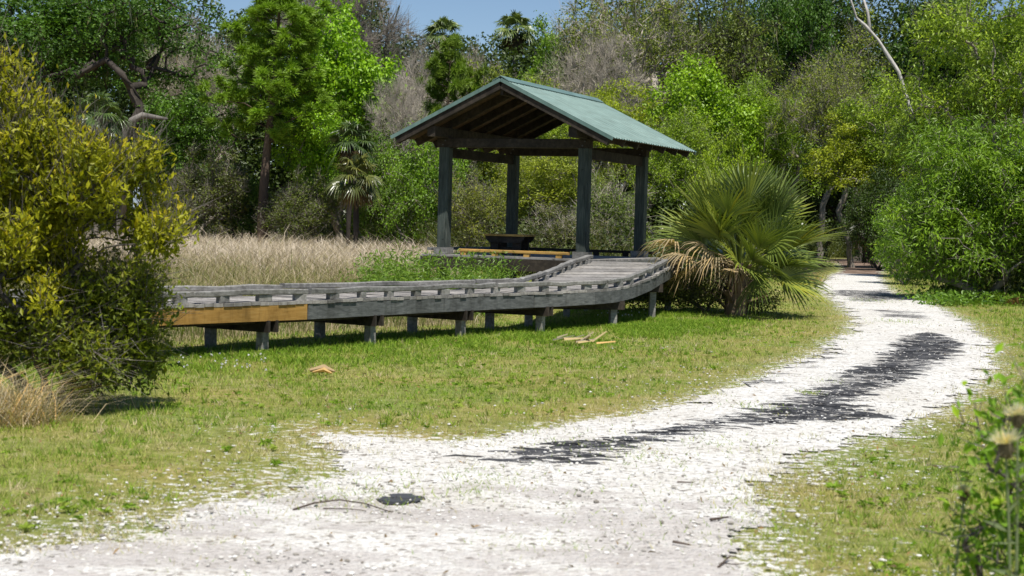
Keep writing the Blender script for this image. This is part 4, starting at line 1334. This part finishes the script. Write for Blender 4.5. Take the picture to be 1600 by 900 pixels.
# ------------------------------------------------------------------ bushes close to the camera and by the palmetto
def bush(name, seed, loc, lobes, n_att, n_leaf, leaf, spread, color, label, bark=(.13, .115, .10), stems=5, twigs=5, twig_len=(.15, .4), rtip=.0032, mat='gloss_leaf', up=.5, twig_w=.007, trunk_h=.4, cat='bush', rmin=0, arch=.1, face=.15):
    H = max(l[0][2] + l[1][2] for l in lobes); W = 2 * max(abs(l[0][0]) + l[1][0] for l in lobes)
    P = make_tree(seed, H, W, trunk_h, n_att, lobes=[(np.array(c, float), np.array(e, float)) for c, e in lobes], n_leaf=n_leaf, leaf=leaf, spread=spread, stems=stems,
                  twigs=twigs, twig_len=twig_len, rtip=rtip, up=up, twig_w=twig_w, zc=H / 2, ch=H, cluster_flat=1.0, shell=.5, rmin=rmin, arch=arch, face=face, tip=.16)
    root = empty(name, loc, label, cat)
    link('stems', P['trunk'], MT['bark'], root, color=bark)
    link('foliage', P['crown'], MT[mat], root, color=color)
    return root

bb = gnd(75, 645)
def sprays(seed, big, n, rr):
    r = np.random.default_rng(seed); out = []
    for k in range(n):
        c, e = big[r.integers(0, len(big))]; c = np.array(c); e = np.array(e)
        d = rand_dirs(r, 1)[0]; d[2] = abs(d[2]) * 1.1 - .15
        q = c + d * e * r.uniform(.55, 1.08); w = r.uniform(*rr)
        out.append((q, np.array([w * .8, w * .8, w * r.uniform(.9, 1.7)])))
    return out
BIG = [((-.3, .1, 1.95), (.55, .6, .5)), ((-.75, .1, 2.3), (.65, .6, .5)), ((.35, .1, 1.75), (.5, .5, .32)), ((.15, 0, 1.2), (.7, .6, .5)), ((-.7, 0, 1.2), (.8, .7, .7)), ((.80, .1, 1.32), (.42, .4, .26)), ((-.15, .05, .75), (.6, .6, .4))]
bush('yellow_bush', 201, (bb[0], bb[1], 0), sprays(31, BIG, 62, (.13, .27)) + [((-.4, 0, 1.5), (.7, .5, .8))],
     430, 30000, (.066, .025), .070, (.245, .25, .013), 'tall yellow olive bush at the left, overlapping the end of the boardwalk', twigs=8, twig_len=(.15, .40), up=.9, rtip=.0026)
bush('dark_bush', 202, (bb[0] + .02, bb[1] + .1, 0), sprays(32, [((0, -.1, .42), (.6, .55, .36)), ((.45, 0, .36), (.35, .4, .28)), ((-.55, -.1, .42), (.6, .5, .38)), ((.45, .1, .75), (.3, .3, .25))], 34, (.12, .24)),
     260, 15000, (.062, .024), .10, (.14, .17, .015), 'low darker green bush under the tall yellow bush, with bare twigs', twigs=6, twig_len=(.15, .45), up=.5, rtip=.0022, trunk_h=.2)
pb = gnd(1118, 488)
bush('low_shrub', 203, (pb[0] - .25, pb[1] - .55, 0), [((-.7, 0, .34), (.7, .45, .34)), ((.1, 0, .30), (.6, .35, .28)), ((.95, .1, .2), (.5, .35, .2)), ((-1.15, .2, .28), (.4, .4, .28))],
     190, 12000, (.058, .026), .13, (.11, .13, .03), 'low scrubby dark green shrub in the shade below the palmetto', twigs=9, twig_len=(.12, .35), mat='leaf', twig_w=.008)
rb = at(1668, 790, 6.2)
bush('leafy_bush', 204, (rb[0], 6.2, 0), [((0, 0, .75), (.34, .4, .30)), ((-.02, 0, .35), (.42, .45, .35)), ((.25, .1, .9), (.3, .3, .25))],
     120, 2600, (.055, .024), .085, (.15, .27, .02), 'out of focus bright green leafy bush at the right edge near the camera', twigs=4, twig_len=(.06, .2), trunk_h=.2)

def thistle(px, py, Y, label, lean, rad, seed):
    r = np.random.default_rng(seed)
    h = at(px, py, Y)
    root = empty('thistle', (h[0] + lean, Y, 0), label, 'thistle')
    top = np.array([-lean, 0, h[2]])
    f = np.linspace(0, 1, 6)
    P = top[None] * f[:, None]; P[:, 0] = -lean * f ** 2
    m = MB(); m.tube(P, .007 - .003 * f, 6)
    for k in range(14):
        q = P[0] * (1 - (k + 2) / 17) + P[-1] * ((k + 2) / 17); q[0] = -lean * ((k + 2) / 17) ** 2
        d = unit(rand_dirs(r, 1)[0] * [1, 1, .2] + [0, 0, .5]); V, Q, t = leaf_quads((q + d * .05)[None], d[None], .11, .018, r, np.array([.4])); m.add(V, Q, a=t)
    m.build('stem', MT['dry'], root, color=(.20, .24, .13))
    # bulb of bracts
    m = MB(); f = np.linspace(0, 1, 7); m.tube(top[None] + np.stack([f * 0, f * 0, f * rad * 1.5], 1), rad * np.sqrt(np.clip(1 - (f * 1.6 - .8) ** 2, .05, 1)) * .62, 9)
    D = unit(rand_dirs(r, 120) + [0, 0, .35]); b = top + [0, 0, rad * .7] + D * rad * .5
    V, Q, t = twig_strips(r, b, D, .018, .005, .4, 1); m.add(V, Q, a=t)
    m.build('bracts', MT['dry'], root, color=(.13, .11, .07))
    m = MB(); n = 420
    D = unit(rand_dirs(r, n) * [.8, .8, .5] + [-.2, 0, .8]); b = np.repeat((top + [0, 0, rad * 1.0])[None], n, 0)
    V, Q, t = twig_strips(r, b, D, r.uniform(.6, 1.25, n) * rad * 1.6, .0035, r.random(n), 2, .15); m.add(V, Q, a=t)
    m.build('seed_head', MT['dry'], root, color=(.62, .59, .54))
thistle(1572, 716, 5.6, 'tall pale fluffy thistle seed head against the bright bush at the right edge', .04, .040, 3)
thistle(1506, 782, 6.3, 'small brown thistle head standing left of the leafy right hand bush', -.03, .026, 4)
thistle(1590, 668, 5.9, 'brownish fluffy thistle head just above the pale one', .02, .034, 5)

# ------------------------------------------------------------------ grasses
def blades(r, X, Y, Z, L, W, lean, tint, seg=1, droop=.2):
    n = len(X)
    az = r.random(n) * 6.283
    hd = np.stack([np.cos(az), np.sin(az), np.zeros(n)], 1)
    D = unit(hd * lean[:, None] + np.array([0, 0, 1.0]))
    a2 = r.random(n) * 6.283
    s = np.stack([np.cos(a2), np.sin(a2), np.zeros(n)], 1)
    B = np.stack([X, Y, Z], 1)
    L = L[:, None]; W = W[:, None]
    if seg == 1:
        V = np.stack([B - s * W / 2, B + s * W / 2, B + D * L], 1).reshape(-1, 3)
        return V, None, np.arange(n * 3).reshape(-1, 3), tint
    c1 = B + D * L * .55; c2 = B + D * L + hd * L * droop - np.array([0, 0, 1]) * L * droop * .5
    V = np.stack([B - s * W / 2, B + s * W / 2, c1 + s * W * .35, c1 - s * W * .35, c2], 1).reshape(-1, 3)
    i = np.arange(n)[:, None] * 5
    return V, i + np.array([[0, 1, 2, 3]]), i + np.array([[3, 2, 4]]), np.concatenate([tint, tint])

def lawn():
    r = np.random.default_rng(61)
    N = 620000
    Y = 6.3 * (62 / 6.3) ** r.random(N)
    X = (r.random(N) * 2 - 1) * (.37 * Y + 1.6)
    sd = poly_sd(X, Y, PATH)
    fld = poly_sd(X, Y, FIELD); wd = poly_sd(X, Y, WOODS)
    n1 = vnoise(X, Y, .8, 62, 3); n2 = vnoise(X, Y, 3.5, 63, 3)
    lobe = np.maximum(sstep(1.6, -.6, X + .12 * (Y - 10)) * sstep(16.5, 12.5, Y), sstep(1.2, 2.2, X) * sstep(15, 11, Y))
    n4 = vnoise(X, Y, 9, 65, 2)
    edge = sstep(-.25, .9, sd * (1 - .45 * lobe) + (n2 - .5) * 1.3 + (n4 - .5) * 1.0)
    p = edge * (.25 + 1.1 * n4) * (fld > -.5) * (wd > -.8)
    dl = deck_line(X, Y)
    lush = sstep(2.6, .2, dl) * .8 + sstep(.55, .75, n1) * .35
    lush = lush + sstep(1.2, 2.6, X - 5.5) * sstep(14, 24, Y) * .45
    keep = r.random(N) < p
    X, Y, sd, n1, n2, lush, n4 = X[keep], Y[keep], sd[keep], n1[keep], n2[keep], lush[keep], n4[keep]
    n = len(X)
    lush = np.clip(lush, 0, 1)
    tint = np.clip(.56 - .34 * lush + (n1 - .5) * .75 + (n2 - .5) * .55 + (n4 - .5) * -.45 + r.normal(size=n) * .17 - .1 * sstep(.4, 1.6, sd) + .12 * sstep(.7, 0, sd) + .16 * sstep(-.5, -2.2, X) * sstep(15, 12, Y), 0, 1)
    L = r.uniform(.02, .06, n) * (1 + 1.1 * lush) * (.5 + 1.0 * n4)
    W = .0045 * (Y / 8) ** .75 * r.uniform(.7, 1.4, n)
    V, Q, T, t = blades(r, X, Y, gz(X, Y, sd) - .005, L, W, r.uniform(.2, 1.3, n), tint)
    # taller tufts standing out of the mown grass
    m = 11000; ty = 6.4 * (50 / 6.4) ** r.random(m); tx = (r.random(m) * 2 - 1) * (.37 * ty + 1.2)
    tsd = poly_sd(tx, ty, PATH); ok = (tsd > .15 + r.random(m) * .6) & (poly_sd(tx, ty, FIELD) > .2) & (poly_sd(tx, ty, WOODS) > .2) & (vnoise(tx, ty, 1.1, 73, 3) > .45)
    tx, ty = tx[ok], ty[ok]; m = len(tx); nb = 11
    ct = np.repeat(np.clip(r.choice([.12, .25, .6, .95], m, p=[.4, .3, .15, .15]) + r.normal(size=m) * .06, 0, 1), nb)
    sz = np.repeat(r.uniform(.5, 1.25, m), nb)
    BX = np.repeat(tx, nb) + r.normal(size=m * nb) * .018; BY = np.repeat(ty, nb) + r.normal(size=m * nb) * .018
    V2, Q2, T2, t2 = blades(r, BX, BY, gz(BX, BY) - .005, r.uniform(.05, .10, m * nb) * sz, .0065 * (BY / 8) ** .7, r.uniform(.2, 1.5, m * nb), ct)
    T = np.concatenate([T, T2 + len(V)]); V = np.concatenate([V, V2]); t = np.concatenate([t, t2])
    o = link('grass', mesh_from('grass', V, Q, T, {'tint': ('FACE', t)}), MT['grass'])
    tag(o, 'short patchy green and straw coloured grass of the lawn', 'grass', kind='stuff')
lawn()

def lush_strip():
    """taller green grass and weeds at the foot of the boardwalk"""
    r = np.random.default_rng(64); N = 60000
    t = r.random(N) * 12.5 + .5
    i = np.arange(len(NEAR)); nx = np.interp(t, i, NEAR[:, 0]); ny = np.interp(t, i, NEAR[:, 1])
    d = r.normal(size=N) * .75 + .45
    X = nx + d * .82; Y = ny - d * .57
    sd = poly_sd(X, Y, PATH)
    n2 = vnoise(X, Y, 2.2, 66, 3)
    k = (sd > .5) & (r.random(N) < sstep(.36, .6, n2))
    X, Y, n2 = X[k], Y[k], n2[k]; n = len(X)
    V, Q, T, tt = blades(r, X, Y, gz(X, Y) - .01, r.uniform(.04, .11, n) * (.5 + n2), r.uniform(.007, .014, n), r.uniform(.1, .9, n), np.clip(.16 + r.normal(size=n) * .14, 0, 1), 2, .35)
    o = link('tall_grass', mesh_from('tall_grass', V, Q, T, {'tint': ('FACE', tt)}), MT['grass'])
    tag(o, 'taller lush green grass along the foot of the boardwalk', 'grass', kind='stuff')
    mb = MB(); m = 46
    px = np.concatenate([r.uniform(275, 420, 30), r.uniform(930, 1010, 16)]); 
    for j, x in enumerate(px):
        g = gnd(x, r.uniform(566, 592) if j < 30 else r.uniform(492, 503)); h = r.uniform(.07, .13)
        D = rand_dirs(r, 9); V, Q, t = leaf_quads(np.repeat((g + [0.01, 0, h])[None], 9, 0) + D * .006, D, .018, .014, r, np.full(9, .8)); mb.add(V, Q, a=t)
    tag(mb.build('wildflowers', MT['flower']), 'tiny white wildflowers sprinkled in the grass below the boardwalk', 'wildflowers', kind='stuff')
lush_strip()

def lawn_weeds():
    r = np.random.default_rng(74); N = 3600
    Y = 6.6 * (40 / 6.6) ** r.random(N); X = (r.random(N) * 2 - 1) * (.36 * Y + 1)
    k = (poly_sd(X, Y, PATH) > .35) & (poly_sd(X, Y, FIELD) > .3) & (poly_sd(X, Y, WOODS) > .3) & (vnoise(X, Y, .9, 75, 3) > .5)
    X, Y = X[k], Y[k]; n = len(X); nb = 8
    sz = np.repeat(r.uniform(.35, .95, n), nb)
    az = r.random(n * nb) * 6.283
    D = unit(np.stack([np.cos(az), np.sin(az), r.uniform(.15, .9, n * nb)], 1))
    B = np.stack([np.repeat(X, nb), np.repeat(Y, nb), np.full(n * nb, .012)], 1) + D * (.035 * sz)[:, None]
    V, Q, t = leaf_quads(B, D, .075 * sz, .032 * sz, r, np.repeat(np.clip(.08 + r.random(n) * .3, 0, 1), nb), face=.8)
    o = link('lawn_weeds', mesh_from('lawn_weeds', V, Q, None, {'tint': ('FACE', t)}), MT['grass'])
    tag(o, 'small broad leaved green weeds dotted through the lawn', 'weeds', kind='stuff')
    N = 3600; Y = 6.6 * (40 / 6.6) ** r.random(N); X = (r.random(N) * 2 - 1) * (.36 * Y + 1)
    k = (poly_sd(X, Y, FIELD) > .3) & (poly_sd(X, Y, MATP) > 0) & (r.random(N) < np.where(poly_sd(X, Y, PATH) < 0, .25, .8)); X, Y = X[k], Y[k]; n = len(X)
    D = unit(rand_dirs(r, n) * [1, 1, .25]); B = np.stack([X, Y, np.full(n, .03)], 1)
    V, Q, t = leaf_quads(B, D, r.uniform(.02, .055, n), r.uniform(.008, .02, n), r, r.random(n) * .8, face=1.0)
    o = link('leaf_litter', mesh_from('leaf_litter', V, Q, None, {'tint': ('FACE', t)}), MT['dry'], color=(.24, .16, .09))
    tag(o, 'dry brown fallen leaves scattered over lawn and path', 'fallen leaves', kind='stuff')
lawn_weeds()

def straw_field():
    r = np.random.default_rng(67); N = 190000
    Y = 14 * (100 / 14) ** r.random(N); X = -(r.random(N) ** .8) * (.37 * Y + 5) + 1.5
    fld = poly_sd(X, Y, FIELD)
    n1 = vnoise(X, Y, .35, 68, 3); n2 = vnoise(X, Y, 1.6, 69, 3)
    n3 = vnoise(X, Y, 4.5, 72, 2)
    k = (fld < -.05) & (r.random(N) < .15 + n2 * .6 + n3 * .6)
    X, Y, n1, n2, n3, fld = X[k], Y[k], n1[k], n2[k], n3[k], fld[k]; n = len(X)
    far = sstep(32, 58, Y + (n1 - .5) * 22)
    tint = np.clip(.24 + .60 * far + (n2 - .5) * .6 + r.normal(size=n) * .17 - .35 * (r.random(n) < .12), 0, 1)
    L = r.uniform(.3, .75, n) * (.55 + .9 * n3) * np.where(r.random(n) < .03, 1.5, 1) * (.65 + .6 * far) * sstep(0, 1.2, -fld + .5)
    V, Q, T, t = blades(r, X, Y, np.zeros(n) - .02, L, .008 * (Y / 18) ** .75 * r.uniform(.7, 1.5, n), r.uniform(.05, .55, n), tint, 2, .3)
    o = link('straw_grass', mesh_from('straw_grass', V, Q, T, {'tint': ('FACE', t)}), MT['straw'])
    tag(o, 'tall dry straw coloured grass of the field behind the boardwalk', 'field grass', kind='stuff')
straw_field()

def weeds():
    """green leafy weeds between the field and the ramp"""
    r = np.random.default_rng(70); mb = MB()
    for k in range(170):
        px = r.uniform(560, 790); Y = r.uniform(26.5, 32.6)
        g = at(px, 400, Y); g[2] = 0
        if g[0] > -.25 + (Y - 25.5) * .18 - .35: continue
        h = r.uniform(.35, .8) + .3 * (Y > 29.5); m = 60
        st = g + r.normal(size=(9, 3)) * [.12, .12, 0]
        V, Q, t = twig_strips(r, st, unit(rand_dirs(r, 9) * .35 + [0, 0, 1]), r.uniform(.6, 1.15, 9) * h, .008, .75, 3, .1); mb.add(V, Q, a=t)
        c = g + r.normal(size=(m, 3)) * [.17, .17, 0] + np.array([0, 0, 1]) * (r.random((m, 1)) ** .7) * h
        V, Q, t = leaf_quads(c, unit(rand_dirs(r, m) + [0, 0, .5]), r.uniform(.07, .14, m), .028, r, np.clip(r.random() * .5 + .25 + r.normal(size=m) * .15, 0, 1)); mb.add(V, Q, a=t)
    o = mb.build('tall_weeds', MT['leaf'], color=(.13, .215, .03))
    tag(o, 'green leafy weeds growing between the straw field and the ramp', 'weeds', kind='stuff')
weeds()

def shade_weeds():
    """low green plants at the foot of the willow bush"""
    r = np.random.default_rng(71); mb = MB()
    for k in range(90):
        px = r.uniform(1440, 1640); g = gnd(px, r.uniform(462, 480)); m = 26
        c = g + r.normal(size=(m, 3)) * [.22, .22, 0] + np.array([0, 0, 1]) * r.random((m, 1)) * .28
        V, Q, t = leaf_quads(c, unit(rand_dirs(r, m) + [0, 0, .6]), r.uniform(.08, .16, m), .06, r, np.clip(.45 + r.normal(size=m) * .2, 0, 1)); mb.add(V, Q, a=t)
    o = mb.build('broad_weeds', MT['leaf'], color=(.11, .20, .02))
    tag(o, 'bright broad leaved weeds at the foot of the willow like bush', 'weeds', kind='stuff')
shade_weeds()

def tuft(px, py, n, L, col, label, seed, w=.007, sp=.2):
    r = np.random.default_rng(seed); g = gnd(px, py)
    X = g[0] + r.normal(size=n) * sp; Y = g[1] + r.normal(size=n) * sp
    V, Q, T, t = blades(r, X - g[0], Y - g[1], np.zeros(n) - .02, r.uniform(.5, 1.1, n) * L, np.full(n, w), r.uniform(.2, 1.6, n), np.clip(.5 + r.normal(size=n) * .25, 0, 1), 2, .45)
    o = link('grass_tuft', mesh_from('grass_tuft', V, Q, T, {'tint': ('FACE', t)}), MT['dry'], loc=(g[0], g[1], 0), color=col)
    tag(o, label, 'grass tuft')
tuft(-2, 664, 1200, .70, (.46, .385, .29), 'dry tan arching grass tuft at the left edge below the yellow bush', 81)
tuft(1588, 478, 120, .5, (.20, .12, .06), 'dead brown grass tuft in front of the willow like bush', 82, .012, .08)
tuft(742, 412, 260, .9, (.36, .31, .18), 'pale tall grass tuft in front of the table, left of the ramp', 83, .010, .22)
tuft(1272, 300 + 145, 160, .9, (.30, .25, .12), 'pale dry grass tuft standing behind the right side of the palmetto', 84, .012, .15)

# ------------------------------------------------------------------ loose stones, sticks, debris
def loose_gravel():
    r = np.random.default_rng(90); N = 52000
    Y = 6.5 * (30 / 6.5) ** r.random(N); X = (r.random(N) * 2 - 1) * (.36 * Y + .6)
    sd = poly_sd(X, Y, PATH); n2 = vnoise(X, Y, 1.5, 91, 3)
    p = np.where(sd < 0, .45, np.exp(-np.maximum(sd, 0) / .6) * .9 * sstep(.42, .62, n2))
    p = p * np.where(poly_sd(X, Y, MATP) > -.05, 1, 1.6)
    k = r.random(N) < p
    X, Y, sd = X[k], Y[k], sd[k]; n = len(X)
    ph = (1 + 5 ** .5) / 2
    ico = unit(np.array([(-1, ph, 0), (1, ph, 0), (-1, -ph, 0), (1, -ph, 0), (0, -1, ph), (0, 1, ph), (0, -1, -ph), (0, 1, -ph), (ph, 0, -1), (ph, 0, 1), (-ph, 0, -1), (-ph, 0, 1)], float))
    ft = np.array([(0, 11, 5), (0, 5, 1), (0, 1, 7), (0, 7, 10), (0, 10, 11), (1, 5, 9), (5, 11, 4), (11, 10, 2), (10, 7, 6), (7, 1, 8), (3, 9, 4), (3, 4, 2), (3, 2, 6), (3, 6, 8), (3, 8, 9), (4, 9, 5), (2, 4, 11), (6, 2, 10), (8, 6, 7), (9, 8, 1)])
    s = (r.random(n) ** 3.0 * .011 + .0035)
    sc = np.stack([s * r.uniform(.8, 1.4, n), s * r.uniform(.8, 1.4, n), s * r.uniform(.5, .8, n)], 1)
    V = ico[None] * r.uniform(.75, 1.2, (n, 12, 1)) * sc[:, None, :]
    V = V + np.stack([X, Y, np.where(sd < 0, .016, .012) + s * .2], 1)[:, None, :]
    T = (ft[None] + np.arange(n)[:, None, None] * 12).reshape(-1, 3)
    o = link('loose_gravel', mesh_from('loose_gravel', V.reshape(-1, 3), None, T, {'tint': ('FACE', np.repeat(r.random(n), 20))}), MT['stone'])
    tag(o, 'loose white stones scattered over the path and its grassy borders', 'gravel', kind='stuff')
loose_gravel()

def path_weeds():
    r = np.random.default_rng(92); Xs = []; Ys = []
    spots = [(770, 755, .35, 240), (735, 775, .2, 120), (620, 790, .3, 90), (1240, 790, .5, 320), (1260, 840, .5, 320), (1290, 880, .6, 300), (900, 850, .35, 120), (800, 870, .3, 90), (1000, 715, .35, 160), (1130, 695, .3, 120), (1265, 617, .12, 160),
             (1300, 600, .25, 90), (890, 695, .5, 150), (1180, 640, .3, 140), (1360, 470, .5, 200), (1410, 505, .5, 220), (560, 770, .4, 150), (480, 790, .4, 180), (330, 850, .4, 150), (900, 800, .7, 90), (1050, 800, .7, 60)]
    for px, py, s, n in spots:
        g = gnd(px, py); Xs.append(g[0] + r.normal(size=n) * s * .6); Ys.append(g[1] + r.normal(size=n) * s)
    X = np.concatenate(Xs); Y = np.concatenate(Ys); n = len(X)
    V, Q, T, t = blades(r, X, Y, np.full(n, .01), r.uniform(.02, .055, n), .007 * (Y / 10) ** .6, r.uniform(.5, 1.8, n), np.clip(.33 + r.normal(size=n) * .2, 0, 1))
    o = link('path_weeds', mesh_from('path_weeds', V, Q, T, {'tint': ('FACE', t)}), MT['grass'])
    tag(o, 'small green weeds sprouting through the white gravel', 'weeds', kind='stuff')
path_weeds()

def stick(pts, rad, label, col=(.10, .075, .06), twigs=()):
    P = np.array([gnd(x, y) + np.array([0, 0, z]) for x, y, z in pts]); o = P[0].copy(); o[2] = 0
    m = MB(); m.tube(P - o, np.linspace(rad, rad * .5, len(P)), 6)
    for tw in twigs:
        Q = np.array([gnd(x, y) + np.array([0, 0, z]) for x, y, z in tw]); m.tube(Q - o, np.linspace(rad * .6, rad * .3, len(Q)), 5)
    ob = m.build('fallen_stick', MT['bark'], color=col, loc=o)
    tag(ob, label, 'stick', 'fallen sticks on the path')
stick([(458, 802, .02), (490, 796, .035), (530, 792, .04), (570, 795, .03), (612, 806, .02)], .006, 'long thin arched brown stick on gravel near the torn mat scrap', twigs=[[(505, 800, .02), (550, 801, .02), (572, 804, .02)]])
stick([(1052, 854, .025), (1078, 860, .028)], .008, 'short thick dark stick on bare dirt near the bottom edge of the path')
stick([(1122, 893, .02), (1140, 880, .035), (1150, 879, .03)], .006, 'dark forked twig at the bottom edge near the right verge', twigs=[[(1125, 886, .02), (1150, 892, .03), (1163, 890, .03)]])
stick([(1110, 819, .025), (1138, 816, .03)], .009, 'stubby brown stick on the gravel left of the right verge')
stick([(1058, 758, .02), (1084, 759, .02)], .006, 'thin dark twig on white gravel below the black mat')

def palm_debris():
    r = np.random.default_rng(95); c = gnd(893, 540)
    root = empty('palm_debris', (c[0], c[1], 0), 'small heap of dry tan palm frond bases on the grass below the boardwalk', 'palm debris')
    for k in range(13):
        a = r.normal() * .5; p = np.array([r.normal() * .14, r.normal() * .12, .03 + r.random() * .05])
        d = np.array([math.cos(a), math.sin(a) * .6, r.uniform(-.02, .35 if k % 3 else .9)]); d /= np.linalg.norm(d)
        l = r.uniform(.14, .32)
        m = MB(); q = p + d * l
        w0, w1 = .032, .012
        s = unit(np.cross(d, [0, 0, 1.0])); u = np.cross(s, d)
        V = [p - s * w0, p + s * w0, p + s * w0 * .7 + u * .02, p - s * w0 * .7 + u * .02, q - s * w1, q + s * w1, q + s * w1 * .7 + u * .012, q - s * w1 * .7 + u * .012]
        m.add(V, [(0, 1, 2, 3), (7, 6, 5, 4), (0, 4, 5, 1), (1, 5, 6, 2), (2, 6, 7, 3), (3, 7, 4, 0)], a=r.random())
        m.build('frond_base', MT['dry'], root, color=(.42, .355, .25))
palm_debris()
g = gnd(505, 584)
root = empty('palm_husk', (g[0], g[1], 0), 'single orange tan dry husk lying in the grass below the yellow fascia board', 'palm debris')
m = MB(); m.tube([(-.14, 0, .03), (0, .03, .06), (.12, -.03, .03)], [.02, .04, .012], 6, a=.5); m.tube([(-.1, -.05, .02), (.02, -.08, .05), (.1, -.12, .02)], [.01, .025, .01], 5, a=.8)
m.build('husk', MT['dry'], root, color=(.42, .31, .19))
